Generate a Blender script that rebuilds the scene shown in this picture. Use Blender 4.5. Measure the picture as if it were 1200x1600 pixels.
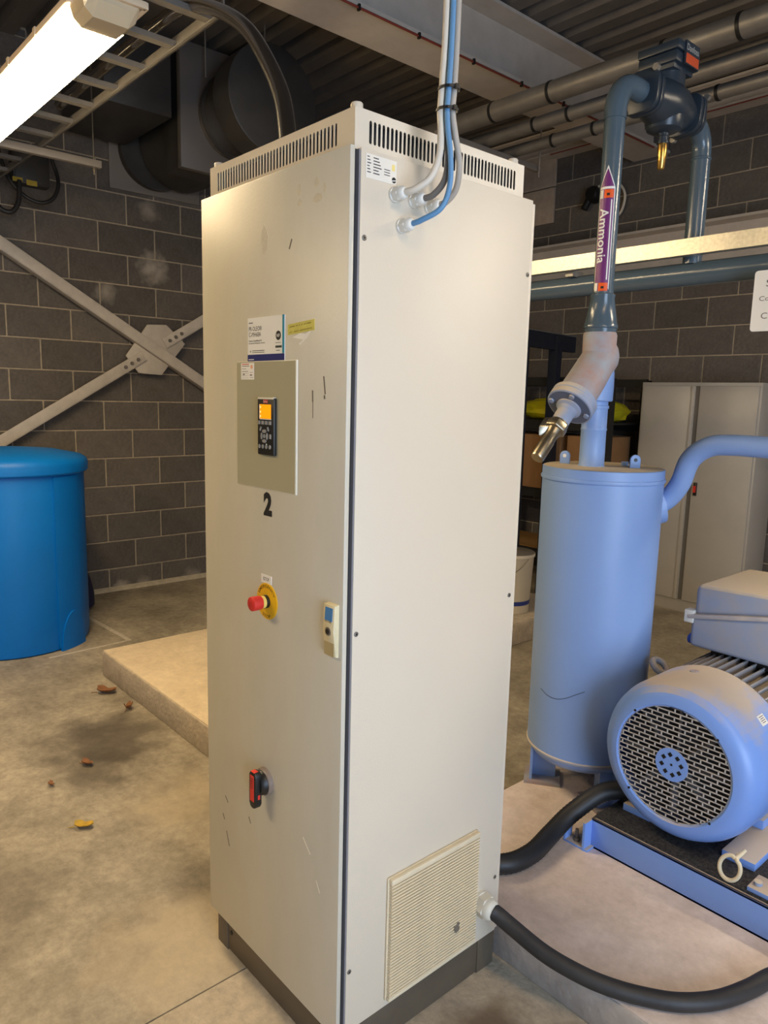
import bpy, bmesh, math, random
from mathutils import Vector, Matrix
random.seed(7)
for o in list(bpy.data.objects): bpy.data.objects.remove(o)
S = bpy.context.scene
COL = S.collection
PI = math.pi
R = math.radians

# ------------------------------------------------------------------ camera
F, CX, CY, CZ, YAW, PIT, ROL = 1150.3, 1.1987, -0.9795, 1.6213, 0.8454, -0.156, 0.025
fw = Vector((-math.sin(YAW)*math.cos(PIT), math.cos(YAW)*math.cos(PIT), math.sin(PIT)))
rr = Vector((math.cos(YAW), math.sin(YAW), 0)); uu = rr.cross(fw)
r2 = rr*math.cos(ROL)+uu*math.sin(ROL); u2 = -rr*math.sin(ROL)+uu*math.cos(ROL)
cam = bpy.data.cameras.new('camera'); co = bpy.data.objects.new('camera', cam); COL.objects.link(co)
cam.sensor_fit = 'VERTICAL'; cam.sensor_height = 36; cam.lens = F/1600*36; cam.clip_start = .02; cam.clip_end = 100
co.matrix_world = Matrix(((r2.x, u2.x, -fw.x, CX), (r2.y, u2.y, -fw.y, CY), (r2.z, u2.z, -fw.z, CZ), (0, 0, 0, 1)))
S.camera = co
# ------------------------------------------------------------------ world, exposure, daylight through the doorway
w = bpy.data.worlds.new('world'); S.world = w; w.use_nodes = True
w.node_tree.nodes['Background'].inputs[0].default_value = (.62, .78, 1, 1)
w.node_tree.nodes['Background'].inputs[1].default_value = 0.6
S.view_settings.view_transform = 'Standard'; S.view_settings.look = 'None'
S.view_settings.gamma = 1; S.view_settings.use_curve_mapping = False
S.view_settings.exposure = 0.0
LAMP = 62.0
LAMP_COL = (1, .76, .44)
dl = bpy.data.lights.new('daylight', 'AREA'); dl.shape = 'RECTANGLE'; dl.size = 2.4; dl.size_y = 2.5
dl.energy = 165; dl.color = (.58, .75, 1.0)
dlo = bpy.data.objects.new('daylight', dl); COL.objects.link(dlo)
dlo.location = (3.95, -.9, 1.4); dlo.rotation_euler = (R(90), 0, R(90))   # in the roller door opening of the right wall

# ------------------------------------------------------------------ materials
def lin(c):
    return tuple(((x/255)/12.92 if x/255 <= .04045 else ((x/255+.055)/1.055)**2.4) for x in c)
MATS = {}
def mat(name, col, rough=.5, metal=0, nz=None, bump=None, col2=None, spec=.5, emit=None, rnd=0, scale3=None, trans=0, fine=None):
    """nz=(scale, amount 0..1, detail): noise mix to col2; bump=(scale,strength)"""
    if name in MATS: return MATS[name]
    m = bpy.data.materials.new(name); m.use_nodes = True
    nt = m.node_tree; b = nt.nodes['Principled BSDF']
    c1 = (*lin(col), 1)
    b.inputs['Base Color'].default_value = c1; b.inputs['Roughness'].default_value = rough
    b.inputs['Metallic'].default_value = metal
    b.inputs['Specular IOR Level'].default_value = spec
    if trans: b.inputs['Transmission Weight'].default_value = trans
    last = None
    if nz or bump:
        tc = nt.nodes.new('ShaderNodeTexCoord'); src = tc.outputs['Object']
        if scale3:
            mp = nt.nodes.new('ShaderNodeMapping'); mp.inputs['Scale'].default_value = scale3
            nt.links.new(src, mp.inputs[0]); src = mp.outputs[0]
    if nz:
        n = nt.nodes.new('ShaderNodeTexNoise'); n.inputs['Scale'].default_value = nz[0]
        n.inputs['Detail'].default_value = nz[2] if len(nz) > 2 else 5; n.inputs['Roughness'].default_value = .65
        nt.links.new(src, n.inputs['Vector'])
        rp = nt.nodes.new('ShaderNodeValToRGB'); rp.color_ramp.elements[0].position = .35; rp.color_ramp.elements[1].position = .68
        nt.links.new(n.outputs['Fac'], rp.inputs[0])
        k = nt.nodes.new('ShaderNodeMath'); k.operation = 'MULTIPLY'; k.inputs[1].default_value = nz[1]
        nt.links.new(rp.outputs[0], k.inputs[0])
        mx = nt.nodes.new('ShaderNodeMix'); mx.data_type = 'RGBA'
        mx.inputs[6].default_value = c1; mx.inputs[7].default_value = (*lin(col2 or tuple(x*.6 for x in col)), 1)
        nt.links.new(k.outputs[0], mx.inputs[0]); last = mx.outputs[2]
    if rnd:
        oi = nt.nodes.new('ShaderNodeObjectInfo'); hv = nt.nodes.new('ShaderNodeHueSaturation')
        mr = nt.nodes.new('ShaderNodeMapRange'); mr.inputs[3].default_value = 1-rnd; mr.inputs[4].default_value = 1+rnd
        nt.links.new(oi.outputs['Random'], mr.inputs[0]); nt.links.new(mr.outputs[0], hv.inputs['Value'])
        if last: nt.links.new(last, hv.inputs['Color'])
        else: hv.inputs['Color'].default_value = c1
        last = hv.outputs[0]
    if fine:
        f1 = nt.nodes.new('ShaderNodeTexNoise'); f1.inputs['Scale'].default_value = fine[0]; f1.inputs['Detail'].default_value = 6; f1.inputs['Roughness'].default_value = .75
        nt.links.new(src, f1.inputs['Vector'])
        m2 = nt.nodes.new('ShaderNodeMapRange'); m2.inputs[1].default_value = .3; m2.inputs[2].default_value = .7; m2.inputs[3].default_value = 1-fine[1]; m2.inputs[4].default_value = 1+fine[1]
        nt.links.new(f1.outputs['Fac'], m2.inputs[0])
        h2 = nt.nodes.new('ShaderNodeHueSaturation'); nt.links.new(m2.outputs[0], h2.inputs['Value']); nt.links.new(last, h2.inputs['Color']); last = h2.outputs[0]
    if last: nt.links.new(last, b.inputs['Base Color'])
    if bump:
        n2 = nt.nodes.new('ShaderNodeTexNoise'); n2.inputs['Scale'].default_value = bump[0]; n2.inputs['Detail'].default_value = 4
        nt.links.new(src, n2.inputs['Vector'])
        bp = nt.nodes.new('ShaderNodeBump'); bp.inputs['Strength'].default_value = bump[1]; bp.inputs['Distance'].default_value = .01
        nt.links.new(n2.outputs['Fac'], bp.inputs['Height']); nt.links.new(bp.outputs[0], b.inputs['Normal'])
    if emit:
        b.inputs['Emission Color'].default_value = (*emit[0], 1); b.inputs['Emission Strength'].default_value = emit[1]
    MATS[name] = m
    return m

def add_blob(m, pts, col, soft=.6, world=False):
    """stains with a shape of their own: (x,y,z,radius) in object space, broken up by noise"""
    nt = m.node_tree; b = nt.nodes['Principled BSDF']
    src = b.inputs['Base Color'].links[0].from_socket
    tc = nt.nodes.new('ShaderNodeTexCoord'); OS = tc.outputs['Object']
    if world: OS = nt.nodes.new('ShaderNodeNewGeometry').outputs['Position']
    nz = nt.nodes.new('ShaderNodeTexNoise'); nz.inputs['Scale'].default_value = 7 if not world else 14; nz.inputs['Detail'].default_value = 6
    nt.links.new(OS, nz.inputs['Vector'])
    for (x, y, z, r, amt) in pts:
        d = nt.nodes.new('ShaderNodeVectorMath'); d.operation = 'DISTANCE'; d.inputs[1].default_value = (x, y, z)
        nt.links.new(OS, d.inputs[0])
        a = nt.nodes.new('ShaderNodeMath'); a.operation = 'MULTIPLY_ADD'; a.inputs[1].default_value = r*1.4; 
        nt.links.new(nz.outputs['Fac'], a.inputs[0]); a.inputs[2].default_value = -r*.7
        s = nt.nodes.new('ShaderNodeMath'); s.operation = 'ADD'
        nt.links.new(d.outputs['Value'], s.inputs[0]); nt.links.new(a.outputs[0], s.inputs[1])
        mr = nt.nodes.new('ShaderNodeMapRange'); mr.inputs[1].default_value = r; mr.inputs[2].default_value = r*(1-soft)
        mr.inputs[3].default_value = 0; mr.inputs[4].default_value = amt
        nt.links.new(s.outputs[0], mr.inputs[0])
        mx = nt.nodes.new('ShaderNodeMix'); mx.data_type = 'RGBA'
        nt.links.new(mr.outputs[0], mx.inputs[0]); nt.links.new(src, mx.inputs[6]); mx.inputs[7].default_value = (*lin(col), 1)
        src = mx.outputs[2]
    nt.links.new(src, b.inputs['Base Color'])

def add_dust(m, col, lo, hi, amt=.9, sc=9):
    """settled dust on upward faces of this thing (by the surface's own normal, broken up by noise)"""
    nt = m.node_tree; b = nt.nodes['Principled BSDF']
    src = b.inputs['Base Color'].links[0].from_socket
    ge = nt.nodes.new('ShaderNodeNewGeometry'); sx = nt.nodes.new('ShaderNodeSeparateXYZ'); nt.links.new(ge.outputs['True Normal'], sx.inputs[0])
    tc = nt.nodes.new('ShaderNodeTexCoord'); nz = nt.nodes.new('ShaderNodeTexNoise'); nz.inputs['Scale'].default_value = sc; nz.inputs['Detail'].default_value = 5
    nt.links.new(tc.outputs['Object'], nz.inputs['Vector'])
    a = nt.nodes.new('ShaderNodeMath'); a.operation = 'MULTIPLY_ADD'; a.inputs[1].default_value = .9; a.inputs[2].default_value = -.45
    nt.links.new(nz.outputs['Fac'], a.inputs[0])
    s = nt.nodes.new('ShaderNodeMath'); s.operation = 'ADD'; nt.links.new(sx.outputs[2], s.inputs[0]); nt.links.new(a.outputs[0], s.inputs[1])
    mr = nt.nodes.new('ShaderNodeMapRange'); mr.inputs[1].default_value = lo; mr.inputs[2].default_value = hi; mr.inputs[4].default_value = amt
    nt.links.new(s.outputs[0], mr.inputs[0])
    mx = nt.nodes.new('ShaderNodeMix'); mx.data_type = 'RGBA'; nt.links.new(mr.outputs[0], mx.inputs[0]); nt.links.new(src, mx.inputs[6]); mx.inputs[7].default_value = (*lin(col), 1)
    nt.links.new(mx.outputs[2], b.inputs['Base Color'])
    mr2 = nt.nodes.new('ShaderNodeMapRange'); mr2.inputs[3].default_value = b.inputs['Roughness'].default_value; mr2.inputs[4].default_value = .9
    nt.links.new(mr.outputs[0], mr2.inputs[0]); nt.links.new(mr2.outputs[0], b.inputs['Roughness'])

M_block = mat('dark_block', (104, 98, 93), .92, nz=(9, .55), col2=(82, 77, 72), bump=(90, .5), rnd=.16, fine=(40, .22))
add_blob(M_block, [(-4.628, 1.66, 2.582, 0.15, 0.75), (-4.628, 1.629, 3.024, 0.1, 0.5), (-4.628, 1.268, 2.366, 0.1, 0.6), (-4.628, 1.319, -0.01, 0.1, 0.8), (-4.628, 1.511, -0.001, 0.09, 0.6), (-4.628, 1.949, 0.006, 0.1, 0.6)], (186, 178, 166), .9, True)
M_mortar = mat('mortar', (184, 170, 149), .95, nz=(20, .4), bump=(80, .3))
M_lightblock = mat('pale_block', (176, 160, 144), .9, nz=(12, .3), bump=(80, .3))
M_floor = mat('floor_concrete', (172, 162, 144), .62, nz=(2.8, .9, 10), col2=(112, 104, 92), bump=(60, .12), fine=(26, .28))
M_floor2 = mat('floor_concrete_pale', (184, 172, 152), .75, nz=(9, .5, 8), col2=(150, 138, 120), bump=(80, .2), fine=(34, .2))
M_pad = mat('pad_concrete', (224, 206, 178), .8, nz=(7, .5, 8), col2=(190, 170, 140), bump=(60, .25), fine=(30, .10))
M_padside = mat('pad_side', (192, 180, 164), .85, nz=(16, .5, 8), col2=(140, 128, 112), bump=(50, .5), fine=(30, .10))
M_padgrey = mat('pad_grey_paint', (198, 192, 188), .6, nz=(12, .3, 6), bump=(50, .2), fine=(18, .12))
M_cab = mat('cabinet_paint', (216, 204, 184), .42, nz=(1.5, .25, 6), col2=(202, 192, 174), bump=(260, .06))
M_door = mat('door_paint', (204, 199, 184), .38, nz=(2.2, .5, 7), col2=(184, 179, 164), bump=(260, .08), scale3=(1.6, 1, .5))
M_cabdark = mat('cabinet_dark_inside', (26, 26, 28), .7)
M_edge = mat('panel_edge_grey', (120, 120, 126), .5)
M_plinth = mat('plinth_grey', (92, 82, 68), .5, nz=(8, .3))
M_black = mat('black_plastic', (22, 22, 22), .45)
M_blackrub = mat('black_rubber', (42, 41, 41), .55, nz=(14, .5), col2=(60, 57, 54), bump=(50, .1))
M_flex = mat('black_conduit', (34, 34, 35), .5)
M_white = mat('white_paper', (238, 236, 230), .6)
M_whitepl = mat('white_plastic', (224, 222, 214), .4)
M_ivory = mat('ivory_plastic', (226, 214, 176), .45, nz=(9, .3))
M_vent = mat('filter_plastic', (226, 210, 178), .5, nz=(14, .2))
M_grey = mat('grey_cable', (120, 116, 112), .5)
M_beige = mat('beige_cable', (212, 204, 190), .5)
M_bluec = mat('blue_cable', (92, 140, 182), .45)
M_ink = mat('dark_ink', (24, 24, 28), .6)
M_navy = mat('navy_print', (20, 32, 110), .5)
M_teal = mat('teal_print', (30, 140, 170), .5)
M_plate = mat('olive_plate', (176, 170, 142), .28)
M_platee = mat('plate_edge', (228, 224, 208), .35)
M_yel = mat('yellow_plastic', (236, 184, 18), .45, nz=(20, .35), col2=(190, 140, 20))
M_tape = mat('yellow_tape', (214, 206, 104), .6, nz=(60, .5), col2=(190, 178, 80))
M_red = mat('red_plastic', (206, 44, 36), .5, nz=(20, .3), col2=(170, 40, 34))
M_redh = mat('red_handle', (214, 52, 40), .5)
M_orange = mat('orange_print', (238, 92, 18), .5)
M_screen = mat('lit_screen', (250, 150, 10), .3, emit=((1, .33, .0), .75))
M_key = mat('key_grey', (150, 148, 144), .45)
M_lbluep = mat('blue_label', (70, 130, 190), .5)
M_purple = mat('purple_label', (112, 44, 112), .4)
M_bin = mat('blue_plastic_tank', (0, 112, 200), .45, nz=(2, .15), spec=.3)
M_navybag = mat('navy_sack', (20, 26, 70), .6)
M_steelblue = mat('pipe_blue_grey', (80, 96, 108), .2, bump=(120, .05))
M_valveblk = mat('valve_dark_blue', (44, 54, 64), .32)
M_vessel = mat('vessel_blue', (138, 168, 220), .42, nz=(5, .18, 6), col2=(126, 154, 202), bump=(40, .04))
M_dust = mat('dusty_blue', (146, 160, 188), .7, nz=(10, .6, 7), col2=(172, 164, 158))
add_dust(M_dust, (206, 190, 166), .3, .8)
M_dusttop = mat('dust_top', (196, 178, 150), .85, nz=(12, .5, 6), col2=(150, 150, 150))
M_motor = mat('motor_blue', (124, 162, 234), .36, nz=(6, .12), col2=(140, 150, 168))
add_dust(M_motor, (196, 178, 152), .48, .90)
M_rust = mat('rusty_blue', (156, 164, 176), .7, nz=(11, .62, 3), col2=(176, 122, 86))
M_wire = mat('grille_wire', (196, 190, 184), .6, nz=(9, .4), col2=(150, 140, 130))
M_blkplate = mat('black_dirty_plate', (22, 21, 22), .85, nz=(120, .6, 3), col2=(90, 86, 82), bump=(180, .8))
M_metal = mat('bare_steel', (178, 168, 146), .32, metal=1, nz=(20, .3))
M_galv = mat('galvanised', (206, 202, 190), .38, metal=.75, nz=(70, .5, 2), col2=(160, 156, 146))
M_galvd = mat('galvanised_dull', (150, 146, 140), .45, metal=.6, nz=(8, .3))
M_strut = mat('strut_grey', (168, 160, 150), .5, metal=.4)
M_duct = mat('duct_dark', (82, 80, 78), .45, metal=.55, nz=(4, .4))
M_deck = mat('roof_deck', (120, 114, 108), .5, metal=.3, nz=(5, .3))
M_beam = mat('beam_paint', (204, 194, 182), .6, nz=(6, .2))
M_brace = mat('brace_paint', (198, 190, 180), .55, nz=(9, .25))
M_redw = mat('red_wire', (130, 52, 40), .6)
M_brass = mat('brass', (220, 176, 96), .28, metal=1)
M_locker = mat('locker_grey', (176, 172, 166), .35, nz=(3, .15))
M_lockerd = mat('locker_gap', (96, 92, 88), .5)
M_rack = mat('rack_navy', (24, 30, 44), .5)
M_rackb = mat('rack_black', (18, 18, 19), .6)
M_card = mat('cardboard', (150, 112, 74), .85, nz=(8, .2))
M_wood = mat('plywood', (160, 122, 72), .8)
M_hiviz = mat('yellow_bag', (196, 190, 20), .5, nz=(9, .5), col2=(120, 116, 20))
M_paint = mat('white_floor_paint', (206, 198, 184), .7, nz=(30, .4))
M_bucket = mat('bucket_plastic', (204, 196, 180), .5)
M_lens = mat('clear_lens_end', (206, 190, 160), .2, emit=None)
M_lip = mat('lamp_lip', (222, 200, 170), .4)
M_leafb = mat('leaf_brown', (142, 96, 60), .8, nz=(60, .5))
M_leafy = mat('leaf_yellow', (196, 160, 56), .8, nz=(60, .5))
M_screw = mat('screw_steel', (130, 124, 116), .4, metal=.6)
M_scuff = mat('scuff_dark', (110, 100, 86), .8)
M_resid = mat('tape_residue', (214, 205, 182), .8, nz=(120, .9, 2), col2=(202, 196, 180))
M_ties = mat('cable_tie', (20, 20, 20), .5)
M_greyrest = mat('far_wall', (104, 98, 92), .9, nz=(6, .3))
M_coil = mat('cream_hose', (218, 204, 172), .5)

# ------------------------------------------------------------------ mesh builder
def V3(*a): return Vector(a)
def frame(d):
    d = Vector(d).normalized()
    a = Vector((0, 0, 1)) if abs(d.z) < .9 else Vector((1, 0, 0))
    u = a.cross(d).normalized(); v = d.cross(u)
    return u, v, d
def wloc(o):
    p = Vector((0, 0, 0))
    while o: p += o.location; o = o.parent
    return p
class MB:
    def __init__(s): s.v = []; s.f = []
    def add(s, vs, fs):
        k = len(s.v); s.v += [tuple(x) for x in vs]; s.f += [tuple(i+k for i in f) for f in fs]; return s
    def box(s, x0, y0, z0, x1, y1, z1):
        return s.add([(x0,y0,z0),(x1,y0,z0),(x1,y1,z0),(x0,y1,z0),(x0,y0,z1),(x1,y0,z1),(x1,y1,z1),(x0,y1,z1)],
                     [(0,3,2,1),(4,5,6,7),(0,1,5,4),(1,2,6,5),(2,3,7,6),(3,0,4,7)])
    def obox(s, c, a, b, d):
        c, a, b, d = Vector(c), Vector(a), Vector(b), Vector(d)
        vs = [c-a-b-d, c+a-b-d, c+a+b-d, c-a+b-d, c-a-b+d, c+a-b+d, c+a+b+d, c-a+b+d]
        fs = [(0,3,2,1),(4,5,6,7),(0,1,5,4),(1,2,6,5),(2,3,7,6),(3,0,4,7)]
        if a.cross(b).dot(d) < 0: fs = [tuple(reversed(f)) for f in fs]
        return s.add(vs, fs)
    def bar(s, p0, p1, wdt, hgt, up=(0,0,1)):
        p0, p1 = Vector(p0), Vector(p1); d = (p1-p0); u = Vector(up); sd = d.cross(u).normalized(); u = sd.cross(d).normalized()
        return s.obox((p0+p1)/2, sd*wdt/2, d/2, u*hgt/2)
    def lathe(s, p, d, prof, n=32, cap=True, a0=0, a1=2*PI):
        p = Vector(p); u, v, d = frame(d); full = abs(a1-a0-2*PI) < 1e-6
        m = n if full else n+1; k = len(s.v)
        for (t, r) in prof:
            for i in range(m):
                a = a0+(a1-a0)*i/n
                s.v.append(tuple(p+d*t+u*(r*math.cos(a))+v*(r*math.sin(a))))
        for j in range(len(prof)-1):
            for i in range(n):
                i2 = (i+1) % m
                s.f.append((k+j*m+i, k+j*m+i2, k+(j+1)*m+i2, k+(j+1)*m+i))
        if cap and full:
            if prof[0][1] > 1e-6: s.f.append(tuple(k+i for i in reversed(range(m))))
            if prof[-1][1] > 1e-6: s.f.append(tuple(k+(len(prof)-1)*m+i for i in range(m)))
        return s
    def cyl(s, p0, p1, r0, r1=None, n=24, cap=True):
        p0, p1 = Vector(p0), Vector(p1); d = p1-p0
        return s.lathe(p0, d, [(0, r0), (d.length, r0 if r1 is None else r1)], n, cap)
    def tube(s, pts, r, n=12, sub=6, corr=None):
        pts = [Vector(p) for p in pts]
        if sub > 1:
            q = []
            P = [pts[0]*2-pts[1]]+pts+[pts[-1]*2-pts[-2]]
            for i in range(1, len(P)-2):
                for j in range(sub):
                    t = j/sub; a, b, c, d = P[i-1], P[i], P[i+1], P[i+2]
                    q.append(.5*((2*b)+(c-a)*t+(2*a-5*b+4*c-d)*t*t+(3*b-a-3*c+d)*t**3))
            q.append(pts[-1]); pts = q
        k = len(s.v); u = None
        for i, p in enumerate(pts):
            d = (pts[min(i+1, len(pts)-1)]-pts[max(i-1, 0)]).normalized()
            if u is None: u = frame(d)[0]
            u = (u-d*u.dot(d)).normalized(); v = d.cross(u)
            ri = r if not corr else r*(1+corr*(1 if i % 2 else -1))
            for j in range(n):
                a = 2*PI*j/n; s.v.append(tuple(p+u*(ri*math.cos(a))+v*(ri*math.sin(a))))
        for i in range(len(pts)-1):
            for j in range(n):
                j2 = (j+1) % n; s.f.append((k+i*n+j, k+i*n+j2, k+(i+1)*n+j2, k+(i+1)*n+j))
        s.f.append(tuple(k+i for i in reversed(range(n)))); s.f.append(tuple(k+(len(pts)-1)*n+i for i in range(n)))
        return s
    def prism(s, poly, o, u, v, w):
        """poly 2d in u,v at origin o, extruded by vector w"""
        o, u, v, w = Vector(o), Vector(u), Vector(v), Vector(w); n = len(poly)
        A = [o+u*x+v*y for x, y in poly]; B = [p+w for p in A]
        area = sum(poly[i][0]*poly[(i+1) % n][1]-poly[(i+1) % n][0]*poly[i][1] for i in range(n))
        flip = (u.cross(v).dot(w) > 0) == (area > 0)
        fs = [tuple(reversed(range(n))), tuple(range(n, 2*n))]+[(i, (i+1) % n, n+(i+1) % n, n+i) for i in range(n)]
        if not flip: fs = [tuple(reversed(f)) for f in fs]
        return s.add(A+B, fs)
    def build(s, name, m, parent=None, bevel=0, smooth=True, seg=2):
        me = bpy.data.meshes.new(name)
        off = wloc(parent) if parent else Vector((0, 0, 0))
        me.from_pydata([tuple(Vector(v)-off) for v in s.v], [], s.f)
        if bevel:
            bm = bmesh.new(); bm.from_mesh(me)
            es = [e for e in bm.edges if len(e.link_faces) == 2 and e.calc_face_angle(0) > .5]
            bmesh.ops.bevel(bm, geom=es, offset=bevel, segments=seg, affect='EDGES', profile=.5, clamp_overlap=True)
            bm.to_mesh(me); bm.free()
        if smooth:
            me.polygons.foreach_set('use_smooth', [True]*len(me.polygons)); me.set_sharp_from_angle(angle=R(38))
        me.materials.append(m); me.update()
        o = bpy.data.objects.new(name, me); COL.objects.link(o)
        if parent: o.parent = parent
        return o
def thing(name, label, cat, loc=(0, 0, 0), group=None):
    o = bpy.data.objects.new(name, None); COL.objects.link(o); o.location = loc; o.empty_display_size = .1
    o['label'] = label; o['category'] = cat
    if group: o['group'] = group
    return o
def tag(o, label, cat, group=None):
    o['label'] = label; o['category'] = cat
    if group: o['group'] = group
    return o
def struct(o, kind='structure', label=None):
    o['kind'] = kind
    if label: o['label'] = label
    return o
def text_mesh(body, size=1.0, bold=0):
    cu = bpy.data.curves.new('t', 'FONT'); cu.body = body; cu.size = size; cu.resolution_u = 3; cu.offset = bold
    o = bpy.data.objects.new('t', cu); COL.objects.link(o)
    dg = bpy.context.evaluated_depsgraph_get(); dg.update()
    me = bpy.data.meshes.new_from_object(o.evaluated_get(dg))
    vs = [Vector(v.co) for v in me.vertices]; fs = [tuple(p.vertices) for p in me.polygons]
    bpy.data.objects.remove(o); bpy.data.curves.remove(cu); bpy.data.meshes.remove(me)
    return vs, fs
def put_text(mb, body, o, u, v, width=None, height=None, bold=0):
    """flat lettering with its lower left at o, reading along u, up along v; scaled to width and height"""
    vs, fs = text_mesh(body, 1, bold)
    x0 = min(p.x for p in vs); x1 = max(p.x for p in vs); y0 = min(p.y for p in vs); y1 = max(p.y for p in vs)
    sy = height/(y1-y0) if height else None; sx = width/(x1-x0) if width else sy
    if sy is None: sy = sx
    o, u, v = Vector(o), Vector(u), Vector(v)
    return mb.add([o+u*((p.x-x0)*sx)+v*((p.y-y0)*sy) for p in vs], fs)
def copy_tree(o, parent=None):
    c = o.copy(); COL.objects.link(c); c.parent = parent
    for ch in list(o.children): copy_tree(ch, c)
    return c

X_, Y_, Z_ = Vector((1, 0, 0)), Vector((0, 1, 0)), Vector((0, 0, 1))
LWX, BWY, DECK, RWX, FWY = -4.64, 4.88, 4.0, 3.9, -4.8

# ================================================================== SETTING
# floor: two slabs with a saw-cut joint between them
fl = MB().box(LWX-.2, FWY-.2, -.25, RWX+.2, BWY+.2, -.02).build('floor', mat('joint_dirt', (110, 92, 68), .9)); struct(fl)
fa = MB().box(LWX, FWY, -.03, -.4445, BWY, 0).build('slab', M_floor, fl)
fb = MB().box(-.4395, FWY, -.03, RWX, BWY, 0).build('slab', M_floor2, fl)
add_blob(M_floor, [(-1.15, -.55, 0, .35, .35), (-.85, .12, 0, .18, .3), (-2.05, .22, 0, .36, .75), (-1.85, .05, 0, .22, .5), (-.80, .25, 0, .2, .3)], (70, 62, 52))
add_blob(M_floor, [(-.62, -.10, 0, .30, .6), (-1.35, .25, 0, .28, .45)], (190, 174, 146))
add_blob(M_floor2, [(.18, .36, 0, .16, .8), (.33, .5, 0, .1, .7)], (104, 84, 60))

# walls of dark concrete blocks
BL, BH, JT = .44, .215, .010
def block_mesh(axis, L):
    mb = MB()
    if axis == 'x': mb.box(0, -L/2, -BH/2, .007, L/2, BH/2)      # on wall facing +x
    else: mb.box(-L/2, -.007, -BH/2, L/2, 0, BH/2)               # on wall facing -y
    o = mb.build('block', M_block, None, bevel=.004, smooth=False, seg=1); me = o.data
    bpy.data.objects.remove(o); return me
def block_wall(wallobj, axis, face, start, end, zbase, off, parity, near, ztop):
    full = block_mesh(axis, BL); rest = MB(); cnt = 0
    c = 0
    while zbase+.225*c < ztop:
        z0, z1 = zbase+.225*c+JT/2, zbase+.225*(c+1)-JT/2
        zc = (z0+z1)/2
        n = math.floor((start-off)/.225)-2
        while off+.225*n < end:
            if (n+c+parity) % 2 == 0:
                a, b = off+.225*n+JT/2, off+.225*(n+2)-JT/2
                aa, bb = max(a, start), min(b, end)
                if bb-aa > .03:
                    if near[0] < (a+b)/2 < near[1] and aa == a and bb == b and z0 > -.1 and z1 < near[2]:
                        o = bpy.data.objects.new('block', full); COL.objects.link(o); o.parent = wallobj
                        o.location = (face, (a+b)/2, zc) if axis == 'x' else ((a+b)/2, face, zc); cnt += 1
                    else:
                        zz0 = max(z0, 0); zz1 = min(z1, ztop)
                        if zz1-zz0 > .02:
                            if axis == 'x': rest.box(face, aa, zz0, face+.007, bb, zz1)
                            else: rest.box(aa, face-.007, zz0, bb, face, zz1)
            n += 1
        c += 1
    ro = rest.build('block_courses', M_block, wallobj, smooth=False); ro['kind'] = 'stuff'
    return cnt
wl = struct(MB().box(LWX-.2, FWY, -.1, LWX, BWY+.2, DECK+.3).build('wall_left', M_mortar, smooth=False))
# course c spans zbase+.225c ; course index c=4 (between joints 4 and 5) has even verticals
block_wall(wl, 'x', LWX, FWY+.01, BWY-.013, -.047, 1.2265, 0, (.0, 2.7, 3.99), DECK+.05)
wb = struct(MB().box(LWX, BWY, -.1, RWX, BWY+.2, DECK+.3).build('wall_back', M_mortar, smooth=False))
# joints at 2.003 -> c=9 when zbase=2.003-.225*9 ; course above K=0 has even verticals
block_wall(wb, 'y', BWY, LWX+.013, RWX-.01, 2.003-.225*9, -2.2925, 1, (-3.9, -.7, 3.8), DECK+.05)
# pale padstone blocks let into the back wall beside the beam end
ps = thing('padstone', 'two pale padstone blocks set in the dark block wall above the shelving', 'block', (-3.5, BWY-.03, 3.23))
MB().box(-4.2, BWY-.04, 3.235, -3.13, BWY-.013, 3.545).build('stone', M_lightblock, ps, bevel=.004)
MB().box(-4.2, BWY-.04, 3.555, -3.13, BWY-.013, 3.87).build('stone', M_lightblock, ps, bevel=.004)
# right wall with the open roller door, front wall
wr = MB(); DY0, DY1, DZ = -2.1, .3, 2.65
wr.box(RWX, FWY, -.1, RWX+.2, DY0, DECK+.3); wr.box(RWX, DY1, -.1, RWX+.2, BWY+.2, DECK+.3); wr.box(RWX, DY0, DZ, RWX+.2, DY1, DECK+.3)
struct(wr.build('wall_right', M_greyrest, smooth=False))
struct(MB().box(LWX-.2, FWY-.2, -.1, RWX+.2, FWY, DECK+.3).build('wall_front', M_greyrest, smooth=False))
# ceiling: profiled steel deck, ribs along x
mb = MB(); y = FWY; prof = []
while y < BWY+.1:
    prof += [(y, 4.0), (y+.10, 4.0), (y+.125, 4.07), (y+.175, 4.07)]; y += .20
vs = []
for (yy, z) in prof: vs += [(LWX-.1, yy, z), (RWX+.1, yy, z)]
mb.add(vs, [(2*i, 2*i+2, 2*i+3, 2*i+1) for i in range(len(prof)-1)])
mb.box(LWX-.2, FWY-.2, 4.09, RWX+.2, BWY+.2, 4.2)
struct(mb.build('ceiling', M_deck, smooth=False))

# beams
def ibeam_y(x, y0, y1, zb, zt, wf, tf=.02, tw=.014):
    mb = MB(); mb.box(x-wf/2, y0, zb, x+wf/2, y1, zb+tf); mb.box(x-tw/2, y0, zb+tf, x+tw/2, y1, zt-tf); mb.box(x-wf/2, y0, zt-tf, x+wf/2, y1, zt)
    return mb
b1 = struct(ibeam_y(-2.19, FWY, BWY-.03, 3.6, 3.995, .32).build('trim_1', M_beam, smooth=False), label='pale painted steel roof beam above the tall cabinet')
wire = MB().tube([(-2.025, -.5, 3.588), (-2.025, 1.0, 3.59), (-2.025, 2.2, 3.588), (-2.03, 3.4, 3.59), (-2.03, 4.6, 3.588)], .006, 6, 3)
wr1 = wire.build('red_wire', M_redw, b1)
for yy in (1.2, 1.62, 2.05, 2.5, 2.95, 3.4): MB().box(-2.034, yy-.006, 3.575, -2.016, yy+.006, 3.605).build('wire_clip', M_black, b1)
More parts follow.
